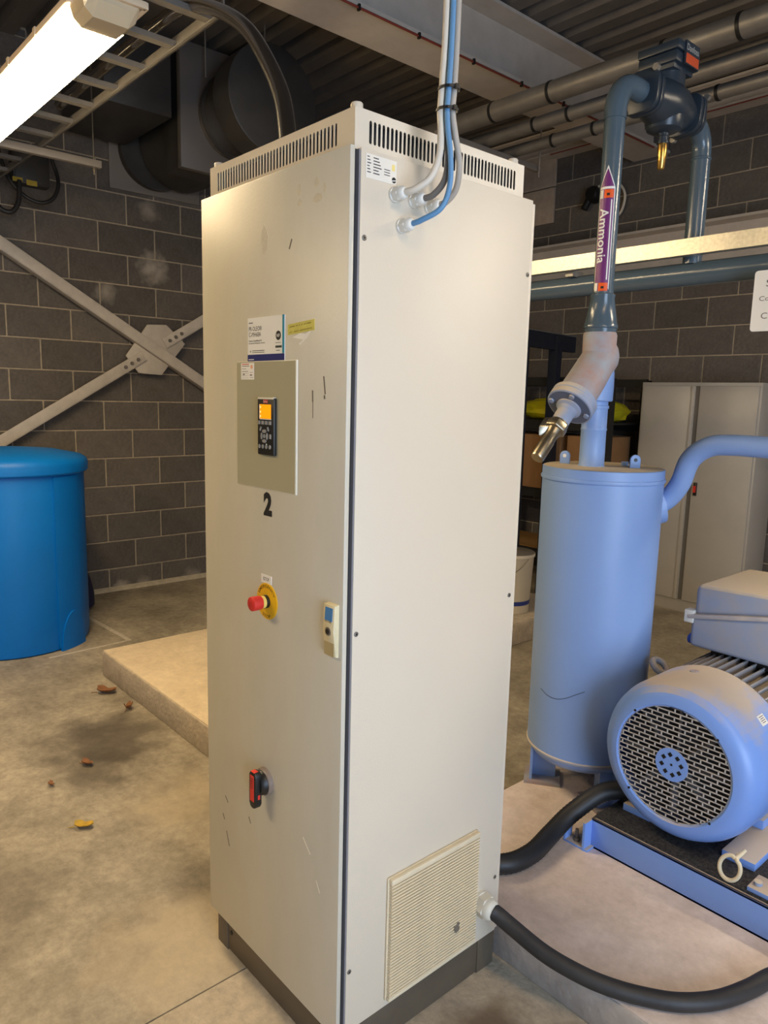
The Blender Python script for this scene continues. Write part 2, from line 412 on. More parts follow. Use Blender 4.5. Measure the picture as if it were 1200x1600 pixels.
mb = MB(); mb.box(LWX+.02, BWY-.17, 3.79, RWX, BWY-.014, 3.806); mb.box(LWX+.02, BWY-.10, 3.806, RWX, BWY-.088, 3.98); mb.box(LWX+.02, BWY-.17, 3.98, RWX, BWY-.014, 3.996)
b2 = struct(mb.build('trim_2', M_beam, smooth=False), label='painted steel edge beam along the top of the back wall')
MB().tube([(-3.1, BWY-.175, 3.785), (-1.5, BWY-.175, 3.783), (0, BWY-.175, 3.785)], .005, 6, 2).build('red_wire', M_redw, b2)
mb = MB(); mb.box(LWX+.02, BWY-.20, 2.98, RWX, BWY-.014, 3.0); mb.box(LWX+.02, BWY-.06, 2.64, RWX, BWY-.045, 2.98); mb.box(LWX+.02, BWY-.20, 2.62, RWX, BWY-.014, 2.64)
struct(mb.build('trim_3', M_beam, smooth=False), label='cream steel rail along the back wall behind the blue pipe')

# ================================================================== CONCRETE PADS, floor marks
pl = thing('concrete_plinth', 'low beige concrete pad on the floor behind the left side of the cabinet', 'concrete pad', (-2.1, 1.1, 0))
def padobj(root, x0, y0, x1, y1, h, mtop, mside):
    MB().box(x0, y0, .0, x1, y1, h-.006).build('pad_side', mside, root, bevel=.006)
    MB().box(x0+.006, y0+.006, h-.012, x1-.006, y1-.006, h).build('pad_top', mtop, root, bevel=.004)
padobj(pl, -2.87, .50, -1.42, 1.75, .15, M_pad, M_padside)
M_pad2 = mat('machine_pad_concrete', (228, 214, 208), .75, nz=(9, .6, 9), col2=(196, 178, 166), bump=(60, .2), fine=(30, .10))
add_blob(M_pad2, [(.5, -.28, .12, .16, .55), (.36, -.52, .12, .1, .5), (.72, -.55, .12, .14, .5), (.95, -.3, .12, .16, .5)], (176, 136, 84))
pr = thing('machine_plinth', 'pale concrete machine pad with grey painted edge under the compressor skid', 'concrete pad', (.5, 1.2, 0))
padobj(pr, -.475, .582, 3.2, 3.4, .12, M_pad2, M_padgrey)
p3 = thing('rear_plinth', 'small dark concrete step under the white bucket behind the cabinet', 'concrete pad', (-2.3, 3.2, 0))
padobj(p3, -2.6, 2.75, -1.74, 3.55, .15, M_padside, M_padside)
ln = thing('floor_marking', 'thin white painted line on the floor beside the blue tank', 'floor marking', (-3.36, .86, 0))
MB().bar((-4.3, .815, .001), (-3.36, .86, .001), .03, .002).build('paint_line', M_paint, ln)
MB().bar((-3.36, .87, .001), (-3.33, .35, .001), .018, .002).build('paint_line', M_paint, ln)
sk = thing('wall_floor_seal', 'pale mortar strip where the left block wall meets the floor', 'mortar strip', (LWX+.02, 1.6, 0))
MB().prism([(0, 0), (.045, 0), (.014, .028), (0, .03)], (LWX+.012, -.5, 0), X_, Z_, Y_*5.3).build('strip', mat('pale_strip', (196, 186, 166), .9, nz=(20, .4)), sk)

# leaves
def leaf(x, y, s, rz, m, label, curl):
    mb = MB(); n = 7; vs = []; fs = []
    for i in range(n):
        t = i/(n-1); wd = s*.36*math.sin(PI*min(max(t, .04), .97))**.7*(1 + .25*math.sin(9*t))
        z = .004+curl*s*abs(t-.5)**1.2*1.2
        for k, q in enumerate((-1, -.5, 0, .5, 1)):
            vs.append(((t-.5)*s, q*wd, z+abs(q)**1.6*curl*s*.55*(1+.4*math.sin(5*t+q))))
    for i in range(n-1):
        for k in range(4): fs.append((i*5+k, i*5+k+1, i*5+k+6, i*5+k+5))
    k = len(vs); vs += [(a, b, c+.0015) for a, b, c in vs]; fs2 = [tuple(reversed(f)) for f in fs]; fs = fs2+[tuple(i+k for i in f) for f in fs]
    me = MB().add(vs, fs)
    me.tube([(-.5*s, 0, .006), (-.66*s, .02*s, .004), (-.8*s, .0, .004)], .0018, 5, 2)
    o = me.build('fallen_leaf', m); o.location = (x, y, 0); o.rotation_euler = (0, 0, rz)
    return tag(o, label, 'leaf', 'dead leaves on the concrete floor')
leaf(-2.60, .42, .10, .9, M_leafb, 'curled brown leaf on the floor nearest the corner of the beige pad', .28)
leaf(-2.33, .43, .06, 2.3, M_leafb, 'crumpled dark brown leaf on the floor beside the beige pad edge', .5)
leaf(-1.88, .06, .055, .5, M_leafb, 'small orange brown leaf on the floor below the dark stain', .35)
leaf(-1.80, -.115, .032, .2, M_leafb, 'tiny brown leaf scrap on the floor, smallest of the leaves', .4)
leaf(-1.42, -.117, .068, 1.0, M_leafy, 'yellow leaf lying on the bare concrete floor', .25)

# ================================================================== ELECTRICAL CABINET
cb = thing('electrical_cabinet', 'tall light grey electrical drive cabinet with keypad, red stop button and vents', 'cabinet', (-.3, .28, 0))
W, D, HB, HT, TD = .612, .55, .1104, 2.1064, .0275
MB().box(-W+.012, -.012, HB+.004, -.012, D, HT-.002).build('body', M_cabdark, cb)
# plinth with corner pieces
MB().box(-W+.05, -.004, .0, -.04, D-.04, HB+.002).build('plinth', M_plinth, cb)
for (x0, x1, y0, y1) in ((-W+.018, -W+.075, -.012, .06), (-.075, -.006, -.012, .06), (-.075, -.006, D-.065, D+.005), (-W+.018, -W+.075, D-.065, D+.005)):
    c_ = MB().box(x0, y0, 0, x1, y1, HB).build('plinth_corner', M_plinth, cb, bevel=.002)
MB().box(-W+.075, -.009, .004, -.075, 0, HB-.002).build('plinth_panel', M_plinth, cb, bevel=.001)
MB().box(-.04, .06, .004, -.009, D-.065, HB-.002).build('plinth_panel', M_plinth, cb, bevel=.001)
MB().cyl((-W+.092, -.009, .065), (-W+.092, -.012, .065), .006, n=10).build('plinth_screw', M_black, cb)
# door
dr = MB().box(-W, -TD, HB, 0, -.015, HT).build('door', M_door, cb, bevel=.0025)
MB().box(-W+.015, -.015, HB+.02, -.018, -.011, HT-.02).build('door_seal', M_black, cb)
# side panel, its return edge, rear panel flange
sp = MB().box(-.02, 0, HB, 0, D, HT).build('side_panel', M_cab, cb, bevel=.002)
MB().box(-.022, -.004, HB+.003, -.002, .001, HT-.004).build('panel_edge', M_edge, cb)
MB().box(-W, 0, HB, -W+.02, D, HT).build('side_panel', M_cab, cb, bevel=.002)
MB().box(-W+.004, D, HB, -.004, D+.014, HT-.006).build('rear_panel', M_cab, cb, bevel=.002)
for (yy, zz) in ((.011, 1.936), (.541, 1.929), (.010, 1.104), (.535, 1.107), (.009, .273), (.537, .283)):
    s_ = MB().lathe((0, yy, zz), X_, [(-.002, .0058), (.0015, .0058), (.002, .0045)], 14).build('panel_screw', M_screw, cb)
    MB().cyl((.0021, yy, zz), (.0024, yy, zz), .0022, n=8).build('screw_recess', M_black, s_)
# vented cap
def slot_panel(mb, o, u, v, wdt, hgt, s0, s1, v0, v1, n, sw, th):
    o, u, v = Vector(o), Vector(u), Vector(v); nrm = u.cross(v); p = (s1-s0)/n
    def P(a, b, d=0): return o+u*a+v*b-nrm*d
    for (a0, b0, a1, b1) in ((0, 0, s0, hgt), (s1, 0, wdt, hgt), (s0, 0, s1, v0), (s0, v1, s1, hgt)):
        mb.add([P(a0, b0), P(a1, b0), P(a1, b1), P(a0, b1)], [(0, 1, 2, 3)])
    r = sw/2
    for i in range(n):
        c = s0+p*(i+.5); h = []; q = []
        for k in range(5):
            a = PI*k/4; h.append((c+r*math.cos(a), v1-.006-r+r*math.sin(a)))
            q.append([(c+p/2, v1-.006-r), (c+p/2, v1), (c, v1), (c-p/2, v1), (c-p/2, v1-.006-r)][k])
        for k in range(5):
            a = PI+PI*k/4; h.append((c+r*math.cos(a), v0+.006+r+r*math.sin(a)))
            q.append([(c-p/2, v0+.006+r), (c-p/2, v0), (c, v0), (c+p/2, v0), (c+p/2, v0+.006+r)][k])
        N = len(h); vs = [P(*x) for x in q]+[P(*x) for x in h]+[P(x[0], x[1], th) for x in h]
        mb.add(vs, [(j, (j+1) % N, N+(j+1) % N, N+j) for j in range(N)]+[(N+j, N+(j+1) % N, 2*N+(j+1) % N, 2*N+j) for j in range(N)])
CX0, CX1, CY0, CY1, CZ0, CZ1 = -.607, -.018, -.003, .530, HT-.001, 2.186
cp = MB(); Hc = CZ1-CZ0
slot_panel(cp, (CX0, CY0, CZ0), X_, Z_, CX1-CX0, Hc, .035, CX1-CX0-.055, .012, Hc-.012, 39, .0070, .0012)
slot_panel(cp, (CX1, CY0, CZ0), Y_, Z_, CY1-CY0, Hc, .035, CY1-CY0-.03, .012, Hc-.012, 40, .0072, .0012)
cp.add([(CX0, CY0, CZ1), (CX1, CY0, CZ1), (CX1, CY1, CZ1), (CX0, CY1, CZ1), (CX0, CY0, CZ0), (CX0, CY1, CZ0), (CX1, CY1, CZ0)], [(0, 1, 2, 3), (4, 0, 3, 5), (6, 5, 3, 2)])
cap = cp.build('vent_cap', M_cab, cb, smooth=False)
MB().box(CX0+.03, CY0+.03, CZ0+.002, CX1-.03, CY1-.03, CZ1-.012).build('cap_inner', M_cabdark, cap)
for (x, y) in ((-.034, .014), (-.034, .505), (-.59, .014), (-.59, .505)):
    MB().lathe((x, y, CZ1), Z_, [(0, .0135), (.002, .0135), (.003, .0125), (.011, .0125), (.013, .011)], 18).build('cap_bolt', M_cab, cap)
# vent filter: frame and slats
VY0, VY1, VZ0, VZ1 = .122, .450, .132, .466
fr = MB().box(0, VY0, VZ0, .006, VY1, VZ1).build('filter_grille', M_vent, cb, bevel=.002)
MB().box(.005, VY0+.003, VZ1-.016, .017, VY1-.003, VZ1-.001).build('filter_rim', M_vent, fr, bevel=.002)
MB().box(.005, VY0+.003, VZ0+.001, .017, VY1-.003, VZ0+.010).build('filter_rim', M_vent, fr, bevel=.002)
NS = 36; ph = (VZ1-.016-VZ0-.010)/NS
sm = MB().prism([(0, .0018), (0, ph-.0012), (.012, ph-.0034), (.012, .0018)], (0, 0, 0), X_, Z_, Y_*(VY1-VY0-.008)).build('slat', M_vent, None, smooth=False)
sm_me = sm.data; bpy.data.objects.remove(sm)
for i in range(NS):
    o = bpy.data.objects.new('slat', sm_me); COL.objects.link(o); o.parent = fr
    o.location = Vector((.005, VY0+.004, VZ0+.010+i*ph))-wloc(fr)
MB().prism([(0, 0), (.012, .002), (.016, .012), (.010, .016), (.016, .024), (.006, .03), (-.002, .02), (-.008, .026), (-.006, .01)], (.0172, .362, .205), Y_, Z_, X_*.0006).build('scuff', M_scuff, fr)
# glands on the side panel
def gland(p, r, parent, m, out=.03, hexn=6, name='cable_gland'):
    g = MB().lathe(p, X_, [(0, r*1.12), (out*.16, r*1.12), (out*.18, r*1.0), (out*.22, r*1.0)], 20)
    g.lathe(Vector(p)+X_*out*.22, X_, [(0, r*1.12), (out*.38, r*1.12), (out*.42, r*1.0)], hexn)
    o = g.build(name, m, parent, smooth=False)
    MB().lathe(Vector(p)+X_*out*.6, X_, [(0, r*.98), (out*.2, r*.98), (out*.36, r*.78), (out*.4, r*.6)], 20).build('gland_nut', m, o)
    return o
G = {1: (.088, 2.032), 2: (.143, 2.030), 3: (.190, 2.026), 4: (.110, 1.974)}
for k, (yy, zz) in G.items(): gland((0, yy, zz), .0135, cb, M_whitepl, .036)
gland((0, .474, .234), .030, cb, mat('gland_grey', (214, 208, 192), .5), .055)
# name plate on the side panel
np_ = MB().box(0, .012, 2.052, .0008, .094, 2.098).build('name_plate', mat('nameplate', (226, 220, 208), .5), cb)
pm = MB()
for i in range(6):
    z = 2.0925-i*.0058
    pm.box(.0008, .015, z-.0009, .001, .015+.006+.004*((i*7) % 3)/2, z+.0009)
    pm.box(.0008, .031, z-.0010, .001, .031+.014+.008*((i*5) % 4)/3, z+.0009)
for i in range(3): pm.box(.0008, .060, 2.076-i*.005, .001, .076, 2.0775-i*.005)
pm.build('print', M_ink, np_)
lg = MB().lathe((.0008, .087, 2.0605), X_, [(0, .0058), (.0003, .0058)], 16).build('logo', M_ink, np_)
MB().bar((.0012, .0815, 2.0585), (.0012, .0925, 2.0605), .0002, .0016).build('logo_stripe', M_white, lg)
MB().box(.0008, .0805, 2.078, .001, .089, 2.090).build('stamp', mat('pale_yellow_print', (236, 214, 130), .6), np_)
# things fixed to the door
DF = -TD
def dbox(x0, z0, x1, z1, th, name, m, parent, base=DF, bevel=0):
    return MB().box(x0, base-th, z0, x1, base, z1).build(name, m, parent, bevel=bevel)
pe = dbox(-.431, 1.394, -.173, 1.696, .004, 'control_plate', M_platee, cb, bevel=.001)
dbox(-.4295, 1.3955, -.1765, 1.6945, .0006, 'plate_face', M_plate, pe, DF-.004)
stk = dbox(-.409, 1.653, -.350, 1.692, .0005, 'plate_sticker', M_white, pe, DF-.0046)
q = MB(); zf = DF-.0052
q.box(-.405, zf, 1.684, -.370, zf+.0002, 1.6855); q.box(-.405, zf, 1.678, -.385, zf+.0002, 1.679); q.box(-.405, zf, 1.6715, -.376, zf+.0002, 1.6727)
for (a, b, c, d) in ((-.405, 1.6675, -.373, 1.668), (-.405, 1.656, -.373, 1.6565), (-.405, 1.662, -.373, 1.6624), (-.400, 1.6635, -.392, 1.6665), (-.368, 1.669, -.356, 1.670), (-.368, 1.662, -.358, 1.665), (-.368, 1.657, -.354, 1.658)): q.box(a, zf, b, c, zf+.0002, d)
q.build('print', mat('grey_ink', (120, 104, 96), .6), stk)
MB().box(-.405, zf, 1.688, -.372, zf+.0002, 1.690).build('red_print', mat('red_ink', (206, 90, 70), .6), stk)
MB().lathe((-.360, zf+.0002, 1.683), -Y_, [(0, .005), (.0002, .005)], 14).build('emblem', mat('peach_ink', (232, 170, 130), .6), stk)
# keypad display
KX0, KX1, KZ0, KZ1, KT = -0.3210, -0.2510, 1.477, 1.611, .009
kp = MB().box(KX0, DF-.0046-KT, KZ0, KX1, DF-.0046, KZ1).build('keypad', M_black, cb, bevel=.003)
kf = DF-.0046-KT
MB().box(KX0+.002, kf-.0001, KZ1-.0035, KX1-.002, DF-.006, KZ1+.0008).build('keypad_top', M_platee, kp)
lgo = MB().box(-0.2940, kf-.0006, 1.5985, -0.2760, kf, 1.6065).build('logo_badge', M_red, kp)
put_text(MB(), 'Danfoss', (-0.2932, kf-.0009, 1.600), X_, Z_, .0164, .0048).build('logo_letters', M_white, lgo)
sc_ = MB().box(-0.3090, kf-.0006, 1.5625, -0.2620, kf, 1.5955).build('screen', M_screen, kp)
MB().box(-0.3095, kf-.0009, 1.5603, -0.2610, kf, 1.5622).build('screen_edge', M_platee, sc_)
MB().box(-0.3112, kf-.0009, 1.562, -0.3095, kf, 1.5955).build('screen_edge', M_platee, sc_)
qq = MB()
for z in (1.589, 1.578, 1.568): qq.box(-0.3085, kf-.0008, z-.002, -0.3045, kf-.0004, z+.002)
qq.build('screen_marks', mat('screen_glow', (255, 214, 130), .4, emit=((1, .7, .3), .9)), sc_)
def key(x, z, a, b, ov=False, rot=0, name='key'):
    mb = MB(); n = 12
    if ov: poly = [(a*math.cos(2*PI*i/n), b*math.sin(2*PI*i/n)) for i in range(n)]
    else: poly = [(-a, -b), (a, -b), (a, b), (-a, b)]
    c, s = math.cos(rot), math.sin(rot); poly = [(x_*c-y_*s, x_*s+y_*c) for x_, y_ in poly]
    mb.prism(poly, (x, kf, z), X_, Z_, -Y_*.0018); return mb.build(name, M_key, kp)
for i in range(4): key(-0.3135+.0155*i+.0015, 1.553, .0045, .0042)
kxc, kzc = -0.2895, 1.5215
key(kxc, kzc, .004, .0048, True); key(kxc, kzc+.0115, .0085, .0042, True); key(kxc, kzc-.0115, .0085, .0042, True)
key(kxc-.0115, kzc, .0036, .0078, True); key(kxc+.0115, kzc, .0036, .0078, True)
key(-0.3055, 1.5385, .0022, .0048, rot=-.5); key(-0.2735, 1.5385, .0022, .0048, rot=.5); key(-0.2640, 1.5215, .0028, .0052)
for i in range(4): key(-0.3125+.0150*i+.0015, 1.497, .0040, .0048, True)
MB().lathe((-0.2805, kf, 1.503), -Y_, [(0, .0016), (.0012, .0016)], 8).build('indicator', M_platee, kp)
# number 2
put_text(MB(), '2', (-.3145, DF-.0006, 1.329), X_, Z_, .037, .058, bold=.055).build('number_two', M_ink, dr)
# emergency stop
es = MB().lathe((-.298, DF, 1.117), -Y_, [(0, .0455), (.002, .0455), (.0026, .044)], 40).build('stop_disc', M_yel, cb)
def ring_text(mb, body, c, r, hgt, mid, flip=False):
    vs, fs = text_mesh(body, 1, .01)
    x0 = min(p.x for p in vs); x1 = max(p.x for p in vs); y0 = min(p.y for p in vs); y1 = max(p.y for p in vs); s = hgt/(y1-y0)
    out = []
    for p in vs:
        a = (p.x-(x0+x1)/2)*s*1.25/r
        if not flip: th = mid-a; rad = r+(p.y-y0)*s
        else: th = mid+a; rad = r+hgt-(p.y-y0)*s
        out.append(Vector(c)+X_*(rad*math.cos(th))+Z_*(rad*math.sin(th)))
    mb.add(out, fs)
q = MB(); ring_text(q, 'EMERGENCY', (-.298, DF-.0029, 1.117), .034, .0078, PI/2); q.build('print', mat('brown_ink', (96, 66, 16), .6), es); q = MB(); ring_text(q, 'STOP', (-.298, DF-.0029, 1.117), .034, .0078, -PI/2, True)
q.build('print', mat('brown_ink', (96, 66, 16), .6), es)
MB().lathe((-.298, DF-.002, 1.117), -Y_, [(0, .0165), (.009, .0165)], 24).build('stop_collar', M_black, es)
MB().lathe((-.298, DF-.011, 1.117), -Y_, [(0, .0155), (.009, .0155)], 24).build('stop_ring', mat('pale_yellow', (232, 206, 110), .5), es)
MB().lathe((-.298, DF-.020, 1.117), -Y_, [(0, .0165), (.003, .017), (.020, .0180), (.026, .0172), (.028, .014)], 28).build('stop_button', M_red, es)
lb = dbox(-.325, 1.161, -.279, 1.182, .0012, 'stop_label', M_white, cb)
put_text(MB(), 'ESTOP', (-.315, DF-.0014, 1.1675), X_, Z_, .026, .0085, .01).build('print', M_ink, lb)
# lock handle
hx0, hx1 = -.050, -.012
hd = MB().prism([(0, 1.054), (-.009, 1.056), (-.016, 1.115), (-.015, 1.130), (-.013, 1.172), (0, 1.174)], (hx0, DF, 0), Y_, Z_, X_*(hx1-hx0)).build('lock_handle', M_ivory, cb, bevel=.0015)
ux = Vector((0, -.020+.018, 1.130-1.170)).normalized()
MB().obox((-.031, DF-.0142, 1.1515), X_*.013, Y_*.0006, Vector((0, .001, .0145))).build('handle_label', M_lbluep, hd)
q = MB(); put_text(q, 'RITTAL', (-.0425, DF-.0156, 1.133), X_, Z_, .023, .0045); q.build('print', M_ink, hd)
MB().lathe((-.031, DF-.014, 1.113), -Y_, [(0, .0095), (.003, .0095), (.0035, .0075)], 18).build('key_ring', M_screw, hd)
MB().lathe((-.031, DF-.0176, 1.113), -Y_, [(0, .006), (.0006, .006)], 14).build('keyhole', M_black, hd)
MB().box(hx0+.002, DF-.0128, 1.0575, hx1-.002, DF-.010, 1.092).build('grip', mat('olive_grip', (176, 160, 118), .5), hd)
# rotary isolator handle
IX, IZ = -.305, .640
ih = MB().lathe((IX, DF, IZ), -Y_, [(0, .036), (.010, .035), (.012, .033)], 28).build('switch_base', mat('switch_collar', (132, 118, 108), .35), cb)
MB().lathe((IX, DF-.012, IZ), -Y_, [(0, .032), (.010, .030), (.016, .024)], 28).build('switch_hub', M_black, ih)
MB().prism([(-.016, .028), (-.010, .037), (.010, .037), (.016, .028), (.016, -.048), (.010, -.059), (0, -.062), (-.010, -.059), (-.016, -.048)], (IX, DF-.022, IZ), X_, Z_, -Y_*.019).build('switch_lever', M_black, ih, bevel=.003)
MB().box(IX-.008, DF-.0422, IZ-.041, IX+.008, DF-.0405, IZ+.028).build('red_stripe', M_redh, ih)
MB().box(IX-.008, DF-.0405, IZ+.0365, IX+.008, DF-.028, IZ+.0378).build('red_stripe', M_redh, ih)
MB().box(IX+.0155, DF-.034, IZ-.034, IX+.0166, DF-.028, IZ-.022).build('red_mark', M_redh, ih)
q = MB()
for i in range(5): q.box(IX-.006, DF-.0427, IZ-.005+i*.006, IX+.006, DF-.0421, IZ-.0032+i*.006)
q.build('print', M_black, ih)
# yellow tape label, torn paper, tape residue, scuffs
tp = MB().obox((-.163, DF-.0004, 1.7655), Vector((.0505, 0, .0035)), Y_*.0004, Z_*.0115).build('tape_label', M_tape, dr)
q = MB()
for (r_, off) in ((0, .004), (1, -.0075)):
    x = -.207
    while x < -.125:
        wd = random.choice((.004, .006, .008)); q.bar((x, DF-.0009, 1.7655+off+(x+.163)*.07), (x+wd*.7, DF-.0009, 1.7655+off+.003+(x+.163)*.07), .0002, .0012, Z_); x += wd*.75+(.004 if random.random() < .25 else 0)
q.build('handwriting', mat('olive_ink', (128, 116, 40), .7), tp)
q = MB().prism([(-.05, 0), (-.02, .008), (.0, .006), (.02, .012), (.01, 0), (.0, -.006), (-.02, -.018), (-.024, -.014), (-.008, -.006)], (-.146, DF-.0003, 1.745), X_, Z_, -Y_*.0003).build('torn_paper', M_white, dr)
for (u_, z_, w_, h_) in ((-.172, 2.052, .020, .030), (-.172, 2.026, .024, .018), (-.110, 2.056, .022, .026), (-.105, 2.024, .044, .022), (-.082, 2.040, .014, .022), (-.31, 1.965, .03, .08)):
    pol = [(w_/2*math.cos(a)*random.uniform(.6, 1.05), h_/2*math.sin(a)*random.uniform(.6, 1.05)) for a in [2*PI*i/18 for i in range(18)]]
    MB().prism(pol, (u_, DF-.0001, z_), X_, Z_, -Y_*.0003).build('tape_residue', M_resid, dr)
for (a, b, wd) in (((-.117, 1.605), (-.118, 1.63), .004), ((-.116, 1.57), (-.1165, 1.61), .002), ((-.072, 1.622), (-.078, 1.66), .004), ((-.074, 1.612), (-.075, 1.62), .005), ((-.515, .505), (-.50, .49), .003), ((-.51, .40), (-.495, .36), .003), ((-.53, .445), (-.52, .43), .003), ((-.39, .50), (-.38, .485), .003), ((-.21, 1.935), (-.2, 1.955), .004)):
    MB().bar((a[0], DF-.0003, a[1]), (b[0], DF-.0003, b[1]), .0004, wd, Z_).build('scuff', M_scuff, dr)
for (a, b) in (((-.14, .565), (-.11, .535)), ((-.085, .48), (-.07, .455))):
    MB().bar((a[0], DF-.0003, a[1]), (b[0], DF-.0003, b[1]), .0004, .002, Z_).build('scratch', mat('pale_scratch', (230, 224, 208), .6), dr)

# product card tucked behind the control plate
pc = thing('product_card', 'white and navy printed card tucked above the olive control plate on the door', 'card', (-.30, DF, 1.69))
MB().box(-.383, DF-.0016, 1.690, -.225, DF-.0002, 1.797).build('card', M_white, pc)
MB().box(-.2335, DF-.002, 1.712, -.225, DF-.0016, 1.797).build('teal_stripe', M_teal, pc)
nb = MB().box(-.383, DF-.002, 1.690, -.225, DF-.0016, 1.7115).build('navy_band', M_navy, pc)
q = MB()
for i in range(5): q.box(-.378+.0048*i, DF-.0022, 1.699, -.378+.0048*i+.0036, DF-.002, 1.7012)
q.build('print', M_white, nb)
q = MB(); zf = DF-.0019
put_text(q, 'PR-OLEO®', (-.377, zf, 1.7665), X_, Z_, .056, .0105, .0)
put_text(q, 'C-MH68A', (-.377, zf, 1.7530), X_, Z_, .053, .0105, .0)
for i in range(4): q.box(-.377+.0046*i, zf-.0001, 1.7842, -.377+.0046*i+.0036, zf+.0001, 1.7864)
put_text(q, 'Premium Grade Mineral Oil', (-.377, zf, 1.7415), X_, Z_, .056, .0042, .01)
put_text(q, 'for ammonia Refrigeration Systems', (-.377, zf, 1.7355), X_, Z_, .070, .0042, .01)
for i, wd in enumerate((.050, .054)): 
    x = -.362
    while x < -.362+wd: q.box(x, zf-.0001, 1.7198-.0042*i, x+.0035, zf+.0001, 1.7212-.0042*i); x += .0045
q.box(-.262, zf-.0001, 1.7375-.002, -.240, zf+.0001, 1.7385-.002); q.box(-.259, zf-.0001, 1.7182, -.243, zf+.0001, 1.7195)
q.build('print', M_ink, pc)
MB().lathe((-.250, zf+.0002, 1.752), -Y_, [(0, .0105), (.0003, .0105)], 24).build('round_mark', M_ink, pc)
put_text(MB(), 'NSF', (-.2565, zf-.0004, 1.7485), X_, Z_, .013, .0072, .015).build('mark_letters', M_white, pc)
MB().box(-.262, zf-.0001, 1.7245, -.236, zf+.0002, 1.7295).build('dark_tag', mat('dark_green_print', (40, 56, 44), .6), pc)
MB().lathe((-.370, zf+.0002, 1.719), -Y_, [(0, .0025), (.0002, .0025)], 10).build('dot_mark', mat('grey_print', (150, 150, 150), .6), pc)

# cables into the glands
def gp(k, d=.034): return (d, G[k][0], G[k][1])
def cable(name, label, pts, r, m): return tag(MB().tube(pts, r, 12, 8).build(name, m), label, 'cable', 'cables dropping to the cabinet side glands')
cable('signal_cable', 'thick beige cable curving into the leftmost upper gland', [gp(1, .030), (.055, .097, 2.036), (.078, .117, 2.058), (.084, .133, 2.100), (.081, .139, 2.150), (.078, .139, 2.19), (.079, .142, 2.26), (.079, .146, 2.39), (.075, .15, 2.9), (.07, .16, 3.45), (.07, .16, 3.99)], .0072, M_beige)
cable('control_cable', 'dark grey cable entering the middle upper gland', [gp(2, .030), (.055, .148, 2.034), (.080, .154, 2.058), (.090, .153, 2.100), (.082, .152, 2.15), (.078, .153, 2.19), (.078, .1565, 2.24), (.077, .160, 2.39), (.074, .166, 2.9), (.07, .174, 3.45), (.07, .174, 3.99)], .0066, M_grey)
cable('power_cable', 'grey cable looping into the rightmost upper gland', [gp(3, .030), (.050, .193, 2.030), (.074, .196, 2.052), (.092, .184, 2.094), (.094, .167, 2.145), (.092, .158, 2.19), (.092, .161, 2.24), (.090, .166, 2.39), (.086, .172, 2.9), (.082, .182, 3.45), (.082, .182, 3.99)], .0066, mat('pale_grey_cable', (170, 162, 152), .5))
cable('network_cable', 'light blue cable bending up from the lowest side gland', [gp(4, .030), (.055, .118, 1.980), (.088, .140, 2.002), (.100, .150, 2.045), (.102, .147, 2.10), (.096, .143, 2.15), (.093, .142, 2.19), (.094, .144, 2.24), (.092, .150, 2.39), (.088, .156, 2.9), (.085, .165, 3.45), (.085, .165, 3.99)], .0058, M_bluec)
for i, (z, lab) in enumerate(((2.189, 'black cable tie round the cable bundle, the lower tie'), (2.229, 'black cable tie round the cable bundle, the upper tie'))):
    y = .149+.003*i
    t = MB(); pts = [(.0865+.022*math.cos(a), y+.021*math.sin(a), z) for a in [2*PI*k/16 for k in range(17)]]
    for k in range(16): t.bar(pts[k], pts[k+1], .0022, .005)
    t.box(.104, y-.006, z-.004, .112, y+.002, z+.004)
    tag(t.build('cable_tie', M_ties), lab, 'cable tie')
# big cable out of the lower gland
tag(MB().tube([(.045, .476, .233), (.062, .485, .224), (.101, .496, .207), (.197, .515, .178), (.285, .545, .160), (.352, .578, .150), (.418, .622, .1435), (.488, .678, .1425), (.546, .759, .1425), (.583, .858, .1425), (.606, .95, .1425), (.64, 1.02, .1425), (.75, 1.06, .1425), (1.1, 1.0, .1425), (1.7, .9, .1425)], .0222, 20, 8).build('supply_cable', M_blackrub), 'thick black power cable sweeping from the lower gland over the pale pad', 'cable')
tag(MB().tube([(-.38, .64, .153), (-.25, .68, .153), (-.142, .753, .153), (-.117, .866, .154), (-.135, 1.0, .162), (-.128, 1.10, .200), (-.08, 1.20, .262), (-.02, 1.26, .285)], .0315, 18, 16, corr=.025).build('flexible_conduit', M_flex), 'black corrugated conduit curving behind the cabinet towards the motor', 'conduit')
# curved conduit rising from the cabinet top to the cable ladder
def conduit():
    t = thing('cable_conduit', 'shiny black conduit arching from the cabinet roof up to the cable ladder', 'conduit', (-.42, .18, 2.18))
    MB().tube([(-.44, .12, 2.187), (-.51, .17, 2.27), (-.645, .24, 2.432), (-.822, .30, 2.601), (-1.028, .36, 2.766), (-1.243, .40, 2.899), (-1.463, .42, 3.005), (-1.66, .43, 3.057), (-2.0, .43, 3.066), (-3.0, .43, 3.066)], .024, 18, 8).build('sleeve', mat('glossy_black', (44, 40, 36), .18), t)
    MB().lathe((-.44, .12, 2.183), Z_, [(0, .036), (.012, .036), (.014, .03), (.02, .03)], 20).build('roof_gland', M_black, t)
    return t
conduit()

